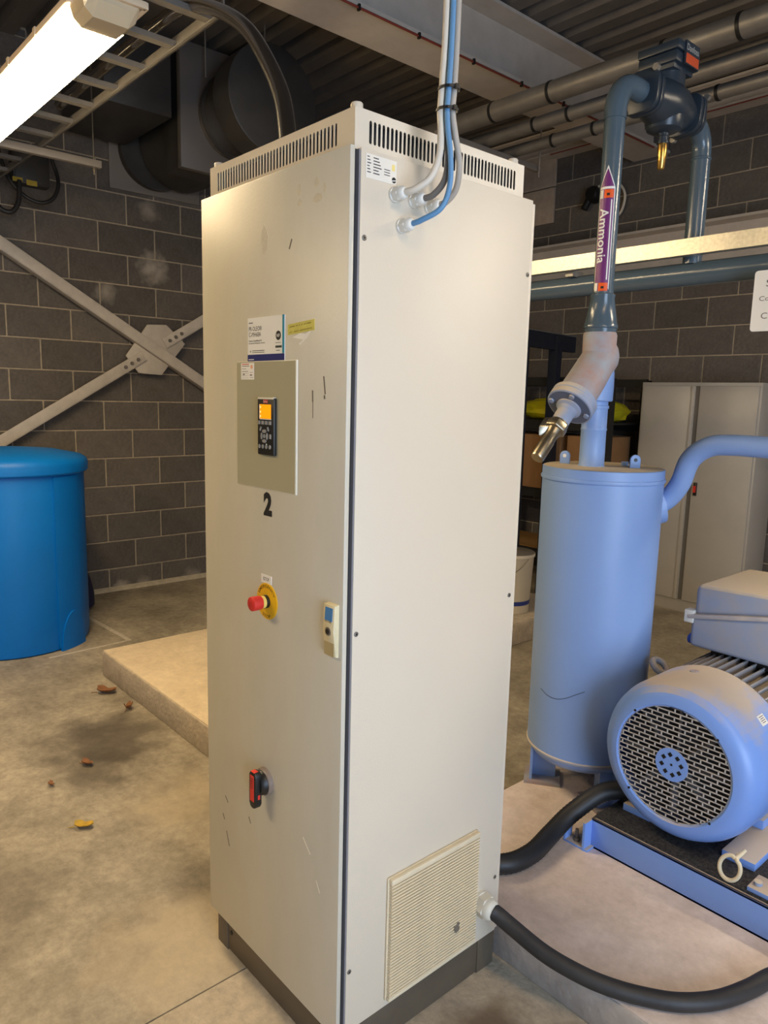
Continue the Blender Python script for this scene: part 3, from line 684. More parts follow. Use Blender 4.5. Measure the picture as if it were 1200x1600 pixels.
# ================================================================== LAMPS
def lamp(x0, x1, yc, z, label, k=LAMP, col=LAMP_COL):
    ml = mat('lit_diffuser_%d' % int(k*100+col[2]*50), (255, 240, 210), .4, emit=(col, k))
    t = thing('batten_light', label, 'ceiling light', ((x0+x1)/2, yc, z+.14), 'fluorescent battens')
    MB().prism([(-.085, 0), (.085, 0), (.075, .05), (.05, .075), (-.05, .075), (-.075, .05)], (x0, yc, z+.006), Y_, Z_, X_*(x1-x0)).build('housing', mat('lamp_housing', (170, 160, 148), .5), t, bevel=.003)
    MB().box(x0-.004, yc-.105, z-.006, x1+.004, yc-.088, z+.016).build('lip', M_lip, t, bevel=.003)
    MB().box(x0-.004, yc+.088, z-.006, x1+.004, yc+.105, z+.016).build('lip', M_lip, t, bevel=.003)
    MB().box(x1-.012, yc-.1, z-.006, x1+.006, yc+.1, z+.016).build('lip', M_lip, t, bevel=.003)
    pol = [(-.092, 0), (-.080, -.040), (-.055, -.062), (.055, -.062), (.080, -.040), (.092, 0)]
    MB().prism(pol, (x0+.10, yc, z), Y_, Z_, X_*(x1-x0-.24)).build('diffuser', ml, t, smooth=False)
    pe_ = [(a*.99, b*.98) for a, b in pol]
    e = MB(); o1 = (x1-.14, yc, z)
    e.prism(pe_, o1, Y_, Z_, X_*.10); e.add([Vector((x1-.04, yc+a, z+b)) for a, b in pe_]+[Vector((x1-.008, yc+a*.9, z+b*.35)) for a, b in pe_], [(i, (i+1) % 6, 6+(i+1) % 6, 6+i) for i in range(6)]+[(6, 7, 8, 9, 10, 11)])
    e.build('lens_end', M_lens, t, smooth=False)
    MB().prism(pe_, (x0, yc, z), Y_, Z_, X_*.10).build('lens_end', M_lens, t, smooth=False)
    n = 6
    for sgn in (-1, 1):
        for i in range(n):
            x = x0+.12+(x1-x0-.24)*i/(n-1)
            MB().box(x-.012, yc+sgn*.098-.010, z-.010, x+.012, yc+sgn*.098+.010, z+.022).build('clip', M_lip, t, bevel=.002)
    for x in (x0+.3, x1-.3): MB().cyl((x, yc, z+.08), (x, yc, DECK), .004, n=8).build('hanger_rod', M_strut, t)
    return t
lamp(-3.02, -1.20, .005, 2.80, 'glowing fluorescent batten hanging at the upper left corner')
lamp(1.05, 2.87, -.15, 2.90, 'fluorescent batten hanging right of the tall cabinet', 31, (1, .72, .39))
lamp(.9, 2.72, 2.6, 2.95, 'fluorescent batten hanging over the compressor', 64, (1, .84, .62))
lamp(-2.5, -.68, -2.2, 2.80, 'fluorescent batten hanging nearest the front wall', 66, (1, .75, .42))

# cable ladder
cl = thing('cable_ladder', 'galvanised cable ladder hanging behind the bright light', 'cable ladder', (-3, .35, 3.0))
for yy in (.16, .50):
    MB().box(LWX+.015, yy-.003, 2.985, -1.42, yy+.003, 3.035).box(LWX+.015, yy-.016, 2.985, -1.42, yy+.001, 2.989).build('side_rail', M_galvd, cl)
x = -1.52
rm = MB().box(-.02, .16, -.012, .02, .50, .010).build('rung', M_galvd, None); rme = rm.data; bpy.data.objects.remove(rm)
while x > -4.6:
    o = bpy.data.objects.new('rung', rme); COL.objects.link(o); o.parent = cl; o.location = Vector((x, 0, 3.005))-wloc(cl); x -= .30
st = thing('strut_hanger', 'grey channel bar slung on a threaded rod under the cable ladder', 'strut', (-3.5, .5, 2.95))
MB().box(-3.541, -.05, 2.942, -3.50, .835, 2.983).build('channel', M_strut, st, bevel=.002)
for yy in (.795, .0):
    MB().cyl((-3.52, yy, 2.90), (-3.52, yy, DECK), .005, n=8).build('threaded_rod', M_metal, st)
    MB().lathe((-3.52, yy, 2.925), Z_, [(0, .011), (.014, .011)], 6).build('nut', M_metal, st)
# wall box with black cable loops and yellow tags
jb = thing('junction_box', 'dark junction box on the left wall above the blue tank', 'junction box', (LWX+.07, .75, 3.0))
MB().box(LWX+.012, .62, 3.02, LWX+.11, .86, 3.24).build('box', mat('jb_dark', (58, 56, 54), .5), jb, bevel=.004)
MB().box(LWX+.11, .63, 3.03, LWX+.118, .85, 3.23).build('lid', mat('jb_dark', (58, 56, 54), .5), jb, bevel=.003)
for i, (y0, z0, y1, z1, lab) in enumerate(((.885, 3.262, 1.02, 3.30, 'yellow marker strip on the wall just under the channel bar'), (.70, 3.01, .77, 3.045, 'yellow marker tag right of its twin on the junction box'), (.61, 3.02, .675, 3.05, 'leftmost yellow marker tag below the light'))):
    xx = LWX+.012 if i == 0 else LWX+.118
    tag(MB().box(xx, y0, z0, xx+.003, y1, z1).build('marker_tag', mat('tag_yellow', (196, 170, 60), .6, nz=(60, .4))), lab, 'tag')
tag(MB().tube([(-4.45, .85, 3.20), (-4.42, .88, 3.05), (-4.40, .84, 2.93), (-4.40, .75, 2.88), (-4.42, .64, 2.92), (-4.45, .55, 3.05), (-4.5, .50, 3.3)], .013, 10, 6).build('black_cable', M_flex), 'black cable hanging in a loop from the junction box', 'cable', 'loose black cables by the left wall')
tag(MB().tube([(-4.4, .62, 3.0), (-4.38, .60, 2.85), (-4.38, .54, 2.78), (-4.40, .46, 2.85), (-4.4, .42, 3.2)], .016, 10, 6).build('black_cable', M_flex), 'thick black cable drooping at the left edge under the light', 'cable', 'loose black cables by the left wall')

# ventilation duct
vd = thing('ventilation_duct', 'dark round ventilation fan duct with flat end cap under the roof', 'duct', (-3.8, 1.8, 3.0))
dy, dz = 1.84, 3.50
MB().lathe((-3.15, dy, dz), -X_, [(0, .325), (.004, .335), (.20, .335)], 48).build('end_cap', M_duct, vd)
MB().lathe((-3.34, dy, dz), -X_, [(0, .26), (.04, .275), (.06, .275), (.08, .26), (.38, .26)], 40).build('fan_casing', mat('duct_shiny', (130, 126, 122), .25, metal=.8), vd)
for xx in (-3.40, -3.60): MB().lathe((xx, dy, dz), -X_, [(0, .285), (.015, .285)], 40).build('flange_ring', M_duct, vd)
MB().box(-4.0, dy-.37, dz-.36, -3.70, dy+.37, dz+.40).build('attenuator_box', M_duct, vd, bevel=.004)
MB().box(-3.745, dy-.39, dz-.38, -3.69, dy+.39, dz+.42).build('box_flange', mat('duct_light', (108, 104, 101), .45, metal=.4), vd, bevel=.004)
MB().lathe((-4.0, dy, dz), -X_, [(0, .33), (.50, .33)], 40).build('wall_sleeve', M_duct, vd)
MB().box(-4.50, .95, 3.42, -3.72, 1.40, 3.86).build('branch_box', M_duct, vd, bevel=.004)
d2 = thing('extract_duct', 'round duct collar on a pale plate low on the left wall', 'duct', (LWX, 1.6, 3.2))
MB().box(LWX+.013, 1.32, 3.13, LWX+.03, 2.06, 3.72).build('wall_plate', mat('plate_dull', (120, 114, 108), .6), d2, bevel=.003)
MB().lathe((LWX+.03, 1.66, 3.44), X_, [(0, .27), (.06, .27), (.06, .285), (.075, .285), (.08, .25)], 40).build('collar', M_duct, d2)
MB().lathe((LWX+.10, 1.66, 3.44), X_, [(0, .285), (.02, .285)], 40).build('ring', M_duct, d2)
for k, (px, py) in enumerate(((-3.62, 1.6), (-3.3, 1.86))): MB().cyl((px, py, dz+.2), (px, py, DECK), .005, n=8).build('hanger_rod', M_galvd, vd)

# ================================================================== BRACING on the left wall
def brace(name, label, p0, p1, wdt=.09, xo=.10, bolts=()):
    t = thing(name, label, 'brace', (LWX+xo, (p0[0]+p1[0])/2, min(p0[1], p1[1])))
    a = Vector((LWX+xo, *p0)); b = Vector((LWX+xo, *p1)); d = (b-a).normalized(); s = X_.cross(d)
    if s.z < 0: s = -s
    MB().obox((a+b)/2, X_*.005, (b-a)/2, s*wdt/2).build('flat', M_brace, t, bevel=.001)
    MB().obox((a+b)/2-X_*.03-s*(wdt/2-.004), X_*.035, (b-a)/2, s*.004).build('leg', M_brace, t, bevel=.001)
    for c in bolts:
        p = a+d*c
        MB().lathe(p+X_*.005, X_, [(0, .016), (.003, .016), (.003, .013), (.012, .013)], 6).build('bolt', M_screw, t)
    return t
xo = .10
import mathutils
# brace 1 runs unbroken in front, from upper left to lower right
brace('diagonal_brace', 'long pale steel angle brace falling to the right across the block wall', (-.62, 3.27), (3.1, 1.055), .085, .125)
L2 = math.hypot(1.63, .993); d2y, d2z = 1.63/L2, .993/L2
a2 = (-.38, .727); g = (1.60, 1.935)
brace('lower_brace', 'pale steel brace with three bolts rising from behind the blue tank to the gusset', a2, (g[0]-.075, g[1]-.046), .085, .10, bolts=[math.hypot(g[0]-.075-a2[0], g[1]-.046-a2[1])-q for q in (.06, .12, .18)])
brace('upper_brace', 'short pale steel brace rising right from the gusset behind the cabinet', (g[0]+.10, g[1]+.061), (3.2, 2.91), .085, .10, bolts=[.05, .11, .17])
gs = MB().prism([(-.24, -.06), (-.06, .19), (.10, .20), (.26, .06), (.05, -.20), (-.14, -.19)], (LWX+.082, 1.62, 1.945), Y_, Z_, X_*.012)
tag(gs.build('gusset_plate', M_brace, bevel=.001), 'pale steel gusset plate where the braces cross on the block wall', 'plate')

# ================================================================== BLUE TANK on the left
bt = thing('blue_tank', 'large blue plastic tank with a lid standing by the left wall', 'tank', (-3.845, .30, 0))
bc = (-3.845, .30)
MB().lathe((*bc, 0), Z_, [(0, .43), (.01, .445), (.06, .452), (.6, .452), (1.10, .452), (1.14, .44)], 64).build('tank_body', M_bin, bt)
MB().lathe((*bc, 1.105), Z_, [(0, .455), (-.006, .468), (.004, .478), (.05, .480), (.075, .470), (.095, .44), (.125, .30), (.14, .12), (.143, 0)], 64).build('lid', M_bin, bt)
# vertical moulded strip and arch on the wall of the tank
def tank_patch(a0, a1, z0, z1, dr, arch=False):
    mb = MB(); n = 14; vs = []; 
    for i in range(n+1):
        t = i/n; a = a0+(a1-a0)*t; zt = z1 if not arch else z0+(z1-z0)*math.sqrt(max(0, 1-(2*t-1)**2))
        for (r_, z) in ((.452, z0), (.452+dr, z0), (.452+dr, zt), (.452, zt)):
            vs.append((bc[0]+r_*math.cos(a), bc[1]+r_*math.sin(a), z))
    fs = []
    for i in range(n):
        for k in range(4): fs.append((4*i+k, 4*i+(k+1) % 4, 4*i+4+(k+1) % 4, 4*i+4+k))
    fs += [(3, 2, 1, 0), (4*n, 4*n+1, 4*n+2, 4*n+3)]
    return mb.add(vs, [tuple(reversed(f)) for f in fs])
tank_patch(R(18), R(43), .02, 1.09, .010).build('moulded_strip', M_bin, bt)
tank_patch(R(19), R(45), .0, .24, .020, True).build('moulded_arch', M_bin, bt)
sb = MB().lathe((-4.30, .80, 0), Z_, [(0, .14), (.03, .17), (.12, .17), (.22, .15), (.32, .11), (.37, .06), (.39, .01)], 14)
tag(sb.build('navy_sack', M_navybag), 'dark navy sack on the floor behind the blue tank', 'sack')

# ================================================================== VESSEL (oil separator) on the pad
tx, ty, tr = -.31, 1.44, .218
PZ = .12
ve = thing('oil_vessel', 'upright light blue steel pressure vessel on the machine pad', 'pressure vessel', (tx, ty, PZ))
MB().lathe((tx, ty, 0), Z_, [(.235, 0), (.24, .13), (.262, .195), (.29, .217), (.30, tr), (1.345, tr)], 64).build('shell', M_vessel, ve)
MB().lathe((tx, ty, .292), Z_, [(0, tr), (.004, tr+.004), (.010, tr+.004), (.014, tr)], 64).build('weld_seam', M_dust, ve)
MB().lathe((tx, ty, 1.335), Z_, [(0, tr), (.002, tr+.004), (.008, tr+.006), (.014, tr+.004), (.016, tr)], 64).build('weld_seam', M_vessel, ve)
MB().lathe((tx, ty, 1.345), Z_, [(0, tr+.001), (.036, tr+.001), (.038, tr-.002)], 64).build('top_flange', M_vessel, ve)
MB().lathe((tx, ty, 1.3835), Z_, [(0, tr-.004), (.001, tr-.006)], 64).build('dust_layer', M_dusttop, ve)
for a in (215, 335, 95):
    dx, dy_ = math.cos(R(a)), math.sin(R(a))
    c = Vector((tx+dx*.15, ty+dy_*.15, .20))
    MB().obox(c, Vector((dx, dy_, 0))*.05, Vector((-dy_, dx, 0))*.005, Z_*.07).obox(c+Vector((dx, dy_, 0))*.045, Vector((dx, dy_, 0))*.005, Vector((-dy_, dx, 0))*.05, Z_*.07).build('leg', M_vessel, ve)
    MB().obox((tx+dx*.15, ty+dy_*.15, PZ+.006), Vector((dx, dy_, 0))*.07, Vector((-dy_, dx, 0))*.065, Z_*.006).build('foot_plate', M_rust, ve)
for (a, rad) in ((190, .15), (27, .11)):
    dx, dy_ = math.cos(R(a)), math.sin(R(a)); o_ = Vector((tx+dx*rad, ty+dy_*rad, 1.384))
    t_ = Vector((rr.x, rr.y, 0)) if a != 190 else Vector((rr.x*.6+.2, rr.y*.6-.3, 0)).normalized()
    pol = [(-.019, 0), (.019, 0)]+[(.019*math.cos(PI*i/8), .03+.019*math.sin(PI*i/8)) for i in range(9)]
    lug = MB().prism(pol, o_, t_, Z_, t_.cross(Z_)*.012).build('lifting_lug', M_vessel, ve, bevel=.002)
    MB().cyl(o_+Z_*.03+t_.cross(Z_)*.0125, o_+Z_*.03+t_.cross(Z_)*-.0005, .007, n=12).build('lug_hole', M_black if a != 190 else M_white, lug)
MB().lathe((tx+.03, ty+.10, 1.384), Z_, [(0, .013), (.016, .013)], 6).build('plug', M_vessel, ve)
# scuff line on the shell
q = MB()
pp = []
for (a_, zz) in ((252, .545), (262, .533), (272, .532), (282, .545), (292, .568), (300, .585)):
    a = R(a_); pp.append((tx+(tr+.0003)*math.cos(a), ty+(tr+.0003)*math.sin(a), zz))
q.tube(pp, .0011, 5, 4); q.build('scuff_line', mat('dark_scuff', (60, 62, 70), .8), ve)
# neck and side branch
nx, ny = -.343, 1.414
MB().lathe((nx, ny, 1.38), Z_, [(0, .052), (.01, .046), (.135, .0455), (.137, .047), (.143, .047), (.145, .0455), (.215, .0455), (.216, .049), (.226, .049), (.228, .0455), (.245, .0455)], 32).build('outlet_neck', M_vessel, ve)
MB().tube([(tx+.13, ty+.13, 1.24), (tx+.17, ty+.17, 1.265), (tx+.215, ty+.175, 1.33), (tx+.25, ty+.165, 1.42), (tx+.315, ty+.16, 1.472), (tx+.40, ty+.16, 1.484), (tx+.6, ty+.16, 1.484), (1.3, ty+.16, 1.484)], .0365, 24, 6).build('side_branch', M_vessel, ve)
MB().lathe((tx+.115, ty+.115, 1.235), (1, 1, .4), [(0, .075), (.062, .072), (.068, .05)], 28).build('branch_pad', M_vessel, ve)

# stop valve with angled bonnet over the neck
sv = thing('stop_valve', 'weathered blue stop valve with flanged bonnet and bare steel cap above the vessel', 'valve', (nx, ny, 1.625))
vz = 1.765
bd = Vector((0, -.70, -.714)).normalized(); bc0 = Vector((nx, ny, vz))
MB().lathe((nx, ny, 1.622), Z_, [(0, .056), (.004, .060), (.05, .061), (.10, .060), (.14, .054), (.17, .04)], 32).build('body', M_vessel, sv)
MB().lathe((nx, ny, 1.74), Z_, [(0, .05), (.03, .058), (.118, .060), (.128, .056)], 32).build('inlet_neck', M_rust, sv)
MB().lathe(bc0-bd*.085, bd, [(0, .020), (.012, .045), (.035, .058), (.06, .066), (.275, .069)], 32).build('bonnet_body', M_rust, sv)
FS = .188
fl_ = MB().lathe(bc0+bd*FS, bd, [(0, .082), (.003, .085), (.018, .085), (.021, .083), (.022, .083), (.025, .085), (.043, .085), (.046, .082)], 40).build('bonnet_flange', M_dust, sv)
MB().lathe(bc0+bd*(FS+.046), bd, [(0, .079), (.001, .078)], 40).build('flange_face', mat('slate_blue', (92, 104, 128), .5), sv)
u_, v_, _ = frame(bd)
for i in range(4):
    a = PI/4+i*PI/2+.2; c = bc0+bd*(FS+.046)+(u_*math.cos(a)+v_*math.sin(a))*.067
    MB().lathe(c, bd, [(0, .010), (.008, .010)], 6).build('flange_bolt', M_dust, sv)
MB().lathe(bc0+bd*(FS+.046), bd, [(0, .046), (.008, .046), (.014, .036), (.030, .032), (.085, .0315)], 32).build('bonnet_neck', M_dust, sv)
SC = FS+.126
MB().lathe(bc0+bd*SC, bd, [(0, .038), (.006, .040), (.030, .040), (.034, .034)], 6).build('steel_cap', M_metal, sv, bevel=.002)
MB().lathe(bc0+bd*(SC-.003), bd, [(0, .034), (.012, .034), (.04, .027), (.055, .0235), (.06, .0225), (.085, .0225), (.087, .0245), (.16, .0245), (.166, .022)], 28).build('cap_barrel', M_metal, sv)
MB().obox(bc0+bd*(SC+.02)-rr*.03+Z_*.004, rr*.022, bd*.022, Z_*.018).build('cap_lug', M_metal, sv, bevel=.004)
# tall riser pipe with reducer and elbow
rp = thing('riser_pipe', 'tall dark blue ammonia riser pipe with purple flow label above the vessel', 'pipe', (nx, ny, 1.86))
zr = 1.868
MB().lathe((nx, ny, 0), Z_, [(zr, .057), (zr+.012, .057), (zr+.016, .061), (zr+.024, .061), (zr+.03, .057), (zr+.12, .042), (zr+.125, .044), (zr+.132, .044), (zr+.136, .037), (zr+.16, .0355), (2.60, .0355)], 32).build('riser', M_steelblue, rp)
bxy = 1.90                                   # centre of the top valve along y
zt = 2.72; er = .10
pts = [(nx, ny, 2.59)]+[(nx, ny+er-er*math.cos(a), zt-er+er*math.sin(a)) for a in [PI/2*i/8 for i in range(9)]]+[(nx, ny+er+.05, zt)]
MB().tube(pts, .0385, 28, 1).build('elbow', M_steelblue, rp)
# flow label round the pipe: direction towards the camera, turned a little to the left
lr = .0362
ac = math.atan2(CY-ny, CX-nx)-R(17)
def pl_pt(s, z, r_=lr):        # s along the circumference, + = camera right
    a = ac+s/lr; return Vector((nx+r_*math.cos(a), ny+r_*math.sin(a), z))
def pl_patch(s0, s1, z0, z1, r_, name, m, parent, tri=False):
    mb = MB(); n = 8; vs = []
    for i in range(n+1):
        t = i/n; s = s0+(s1-s0)*t; zt_ = z1 if not tri else z0+(z1-z0)*(1-abs(2*t-1))
        vs += [pl_pt(s, z0, r_), pl_pt(s, zt_, r_)]
    mb.add(vs, [(2*i, 2*i+2, 2*i+3, 2*i+1) for i in range(n)])
    return mb.build(name, m, parent)
zl0, zl1, zl2 = 2.003, 2.358, 2.433
hw = .029
lbp = pl_patch(-hw, hw, zl0, zl1, lr, 'flow_label', M_white, rp)
pl_patch(-hw, hw, zl1, zl2, lr, 'label_arrow', M_white, lbp, True)
pl_patch(-hw+.0035, hw-.0035, zl0+.005, zl1-.004, lr+.0004, 'label_field', M_purple, lbp)
pl_patch(-hw+.0050, hw-.0050, zl1+.004, zl2-.011, lr+.0004, 'label_field', M_purple, lbp, True)
for z in (zl0+.007, zl1-.034):
    pl_patch(-hw+.004, -hw+.017, z, z+.028, lr+.0007, 'label_panel', M_white, lbp)
    pl_patch(-hw+.021, hw-.005, z, z+.028, lr+.0007, 'label_panel', M_orange, lbp)
    pl_patch(-hw+.030, -hw+.040, z+.008, z+.016, lr+.001, 'hazard_mark', M_ink, lbp)
vs, fs = text_mesh('Ammonia', 1, .012)
x0 = min(p.x for p in vs); x1 = max(p.x for p in vs); y0 = min(p.y for p in vs); y1 = max(p.y for p in vs)
sx = .185/(x1-x0); sy = .032/(y1-y0); ztop_ = 2.290
bm_ = bmesh.new(); bv = [bm_.verts.new(((p.x-x0)*sx, (p.y-y0)*sy, 0)) for p in vs]
for f in fs: bm_.faces.new([bv[i] for i in f])
bmesh.ops.triangulate(bm_, faces=bm_.faces[:])
for _i in range(3):                          # fine enough to follow the pipe's curve
    le_ = [e for e in bm_.edges if abs(e.verts[0].co.y-e.verts[1].co.y) > .004]
    if le_: bmesh.ops.subdivide_edges(bm_, edges=le_, cuts=1); bmesh.ops.triangulate(bm_, faces=bm_.faces[:])
bm_.verts.index_update()
vs = [v.co.copy() for v in bm_.verts]; fs = [tuple(v.index for v in f.verts) for f in bm_.faces]; bm_.free()
MB().add([pl_pt(-.021+p.y, ztop_-p.x, lr+.0012) for p in vs], fs).build('label_letters', M_white, lbp)
pl_patch(.0165, .0205, zl0+.045, zl1-.040, lr+.0007, 'small_print', M_white, lbp)
# top control valve
tv = thing('control_valve', 'dark blue control valve with orange label plate joining the two pipes under the roof', 'valve', (nx, 1.75, 2.5))
def oval_flange(y, th, name):
    pol = []
    for i in range(32):
        a = 2*PI*i/32; k = abs(math.cos(a-PI/4))
        r_ = .072/max(1e-6, (abs(math.cos(a))**4+abs(math.sin(a))**4)**.25)*(.94+.06*k); pol.append((r_*math.cos(a), r_*math.sin(a)))
    return MB().prism(pol, (nx, y, zt), X_, Z_, Y_*th).build(name, M_valveblk, tv, bevel=.003)
vy0, vy1 = ny+er+.045, 1.93
for (y, nm) in ((vy0, 'flange'), (vy0+.028, 'flange'), (vy1-.052, 'flange'), (vy1-.024, 'flange')):
    f_ = oval_flange(y, .022, nm)
for y in (vy0-.012, vy1-.004):
    for s in (-1, 1):
        c = Vector((nx+s*.062, y, zt+s*.062)); MB().lathe(c, Y_, [(0, .013), (.016, .013)], 6).build('flange_bolt', M_galvd, tv)
vm = (vy0+.05+vy1-.05)/2; vh = (vy1-.05-vy0-.05)/2
MB().lathe((nx, vy0+.045, zt), Y_, [(0, .055), (.02, .060), (vh*.6, .080), (vh, .085), (vh*1.4, .080), (2*vh-.01, .060), (2*vh+.01, .055)], 36).build('body', M_valveblk, tv)
MB().lathe((nx, vm, zt-.02), -Z_, [(0, .072), (.045, .070), (.066, .062), (.074, .046), (.078, .022)], 36).build('lower_cover', M_valveblk, tv)
MB().lathe((nx, vm, zt-.095), -Z_, [(0, .020), (.012, .020), (.014, .017), (.030, .017), (.031, .022), (.040, .022)], 20).build('stem', M_valveblk, tv)
MB().lathe((nx, vm, zt-.133), -Z_, [(0, .0165), (.02, .018), (.088, .013), (.092, .010)], 20).build('brass_cap', M_brass, tv)
MB().lathe((nx, vm, zt+.03), Z_, [(0, .062), (.10, .062)], 30).build('top_collar', M_valveblk, tv)
tb = MB().box(nx-.075, vm-.085, zt+.115, nx+.075, vm+.075, zt+.150).box(nx-.080, vm-.085, zt+.155, nx+.080, vm+.075, zt+.185).box(nx-.06, vm-.07, zt+.10, nx+.06, vm+.07, zt+.185).build('top_cover', M_valveblk, tv, bevel=.003)
pt_ = MB().box(nx+.078, vm-.04, zt+.112, nx+.086, vm+.06, zt+.19).build('label_plate', M_valveblk, tb)
MB().box(nx+.0862, vm-.036, zt+.116, nx+.0868, vm+.056, zt+.148).build('orange_label', mat('orange_red', (206, 80, 40), .5), pt_)
put_text(MB(), 'Danfoss', (nx+.0868, vm-.034, zt+.158), Y_, Z_, .085, .022).build('plate_letters', mat('pale_letters', (190, 188, 180), .5), pt_)
# down pipe to header
dp = thing('drop_pipe', 'dark blue pipe dropping from the roof valve to the horizontal header', 'pipe', (nx, 2.05, 2.2))
pts = [(nx, vy1-.005, zt)]+[(nx, 2.05-er+er*math.sin(a), zt-er+er*math.cos(a)) for a in [PI/2*i/8 for i in range(9)]]+[(nx, 2.05, 2.5), (nx, 2.05, 2.19)]
MB().tube(pts, .0375, 28, 1).build('pipe', M_steelblue, dp)
for z in (2.59,): MB().lathe((nx, 2.05, z), Z_, [(0, .0375), (.003, .041), (.008, .041), (.011, .0375)], 28).build('weld', M_steelblue, dp)
hp = thing('header_pipe', 'large dark blue horizontal header pipe behind the riser', 'pipe', (-.5, 2.05, 2.1))
MB().tube([(-1.8, 2.05, 2.15), (-1.0, 2.05, 2.15), (0, 2.05, 2.15), (3.0, 2.05, 2.15)], .047, 28, 6).build('pipe', M_steelblue, hp)
tr_ = thing('galvanised_channel', 'bright galvanised channel running along above the header pipe', 'channel', (0, 1.97, 2.2))
MB().box(-1.4, 1.955, 2.212, 3.0, 1.958, 2.275).box(-1.4, 1.958, 2.212, 3.0, 1.995, 2.215).box(-1.4, 1.958, 2.272, 3.0, 1.975, 2.275).build('channel', M_galv, tr_)
for x in (1.4,): MB().cyl((x, 1.975, 2.20), (x, 1.975, DECK), .006, n=8).build('hanger_rod', M_galvd, tr_)
for x in (-1.2, -.9, .3): MB().box(x-.02, 1.99, 2.19, x+.02, 2.07, 2.215).build('pipe_clamp', M_galvd, tr_)
# paper sign hung on the channel
sg = thing('notice_card', 'white laminated notice with handwriting hanging from the channel at the right edge', 'sign', (.09, 1.93, 2.05))
pol = []
w0, w1, z0, z1, rc = .0, .21, 1.895, 2.115, .012
for (cx_, cz_, a0) in ((w1-rc, z1-rc, 0), (w0+rc, z1-rc, 90), (w0+rc, z0+rc, 180), (w1-rc, z0+rc, 270)):
    for i in range(5): a = R(a0+22.5*i); pol.append((cx_+rc*math.cos(a), cz_+rc*math.sin(a)))
SX = -.033
MB().prism(pol, (SX, 1.93, 0), X_, Z_, Y_*.002).build('card', M_white, sg)
q = MB(); put_text(q, 'S', (SX+.044, 1.9292, 2.055), X_, Z_, .020, .026); put_text(q, 'Com', (SX+.024, 1.9292, 2.005), X_, Z_, .058, .017)
put_text(q, 'CM', (SX+.036, 1.9292, 1.940), X_, Z_, .05, .022)
q.build('handwriting', mat('pencil', (110, 106, 104), .7), sg)
MB().tube([(SX+.1, 1.931, 2.11), (SX+.1, 1.945, 2.25), (SX+.1, 1.956, 2.28)], .0015, 6, 3).build('string', M_white, sg)

# roof pipes on the right, on a hung strut
def rpipe(name, label, y, z, r, bands):
    t = thing(name, label, 'pipe', (-1, y, z), 'grey pipes under the roof')
    MB().cyl((LWX+.02, y, z), (RWX-.05, y, z), r, n=28).build('pipe', M_galvd, t)
    for x in bands: MB().lathe((x, y, z), X_, [(0, r+.001), (.002, r+.004), (.018, r+.004), (.02, r+.001)], 28).build('band', M_black, t)
rpipe('roof_pipe', 'thickest grey pipe under the roof, nearest of the three', 2.72, 3.37, .058, (-2.05, -1.62, -.93, -.55, -.15))
rpipe('roof_pipe', 'middle grey pipe of the three under the roof', 3.04, 3.36, .042, (-1.98, -1.72, -1.30, -.45))
rpipe('roof_pipe', 'grey pipe under the roof nearest the back wall', 3.36, 3.36, .040, (-2.07, -1.75, -.95, -.5))
hs = thing('pipe_hanger', 'grey channel and rods carrying the three roof pipes', 'strut', (-2.38, 3, 3.3))
MB().box(-2.40, 2.56, 3.27, -2.36, 3.62, 3.309).build('channel', M_strut, hs, bevel=.002)
for y in (2.60, 3.58): MB().cyl((-2.34, y, 3.22), (-2.34, y, 3.6), .006, n=8).build('rod', M_strut, hs)
# small gas detector on the back wall
gd = thing('gas_detector', 'small black detector with a white cable loop on the back wall behind the riser', 'detector', (-2.67, BWY-.05, 3.3))
MB().lathe((-2.70, BWY-.012, 3.40), -Y_, [(0, .07), (.08, .065), (.1, .05)], 20).build('head', M_black, gd)
MB().cyl((-2.72, BWY-.06, 3.40), (-2.76, BWY-.10, 3.28), .03, n=16).build('sensor', M_black, gd)
MB().tube([(-2.66, BWY-.05, 3.46), (-2.5, BWY-.05, 3.47), (-2.40, BWY-.05, 3.36), (-2.42, BWY-.05, 3.22), (-2.50, BWY-.05, 3.17), (-2.58, BWY-.05, 3.18)], .011, 8, 5).build('loop', M_beige, gd)

# ================================================================== MOTOR AND SKID
ax, az = .20, .51
sk = thing('motor_skid', 'blue steel channel skid with dirty black top under the motor', 'skid', (.4, 1.6, PZ))
MB().box(-.045, 1.10, PZ, 2.2, 1.108, PZ+.105).box(-.045, 1.10, PZ+.097, 2.2, 1.16, PZ+.105).box(-.045, 1.10, PZ, 2.2, 1.16, PZ+.008).build('front_channel', M_motor, sk, bevel=.001)
MB().box(-.04, 1.112, PZ+.105, 2.2, 2.7, PZ+.112).build('top_plate', M_blkplate, sk)
MB().box(-.04, 2.62, PZ, 2.2, 2.7, PZ+.105).build('rear_channel', M_motor, sk)
MB().box(-.045, 1.108, PZ, -.037, 2.7, PZ+.105).build('end_plate', M_motor, sk)
MB().box(-.125, 1.06, PZ, -.03, 1.19, PZ+.008).build('foot', M_motor, sk, bevel=.001)
MB().box(-.05, 1.058, PZ, -.042, 1.19, PZ+.10).build('gusset', M_motor, sk)
MB().box(-.125, 1.06, PZ+.008, -.117, 1.10, PZ+.075).build('gusset', M_motor, sk)
for (x, y) in ((-.088, 1.085),): 
    MB().lathe((x, y, PZ+.008), Z_, [(0, .012), (.012, .012)], 6).lathe((x, y, PZ+.02), Z_, [(0, .006), (.03, .006)], 10).build('anchor_bolt', M_screw, sk)
MB().box(.0, 1.22, PZ+.112, .10, 1.9, PZ+.137).build('slide_rail', M_motor, sk, bevel=.002)
MB().box(.34, 1.22, PZ+.112, .44, 1.9, PZ+.137).build('slide_rail', M_motor, sk, bevel=.002)
MB().box(.46, 1.118, PZ+.112, .75, 1.20, PZ+.125).build('flat_bar', M_motor, sk, bevel=.001)
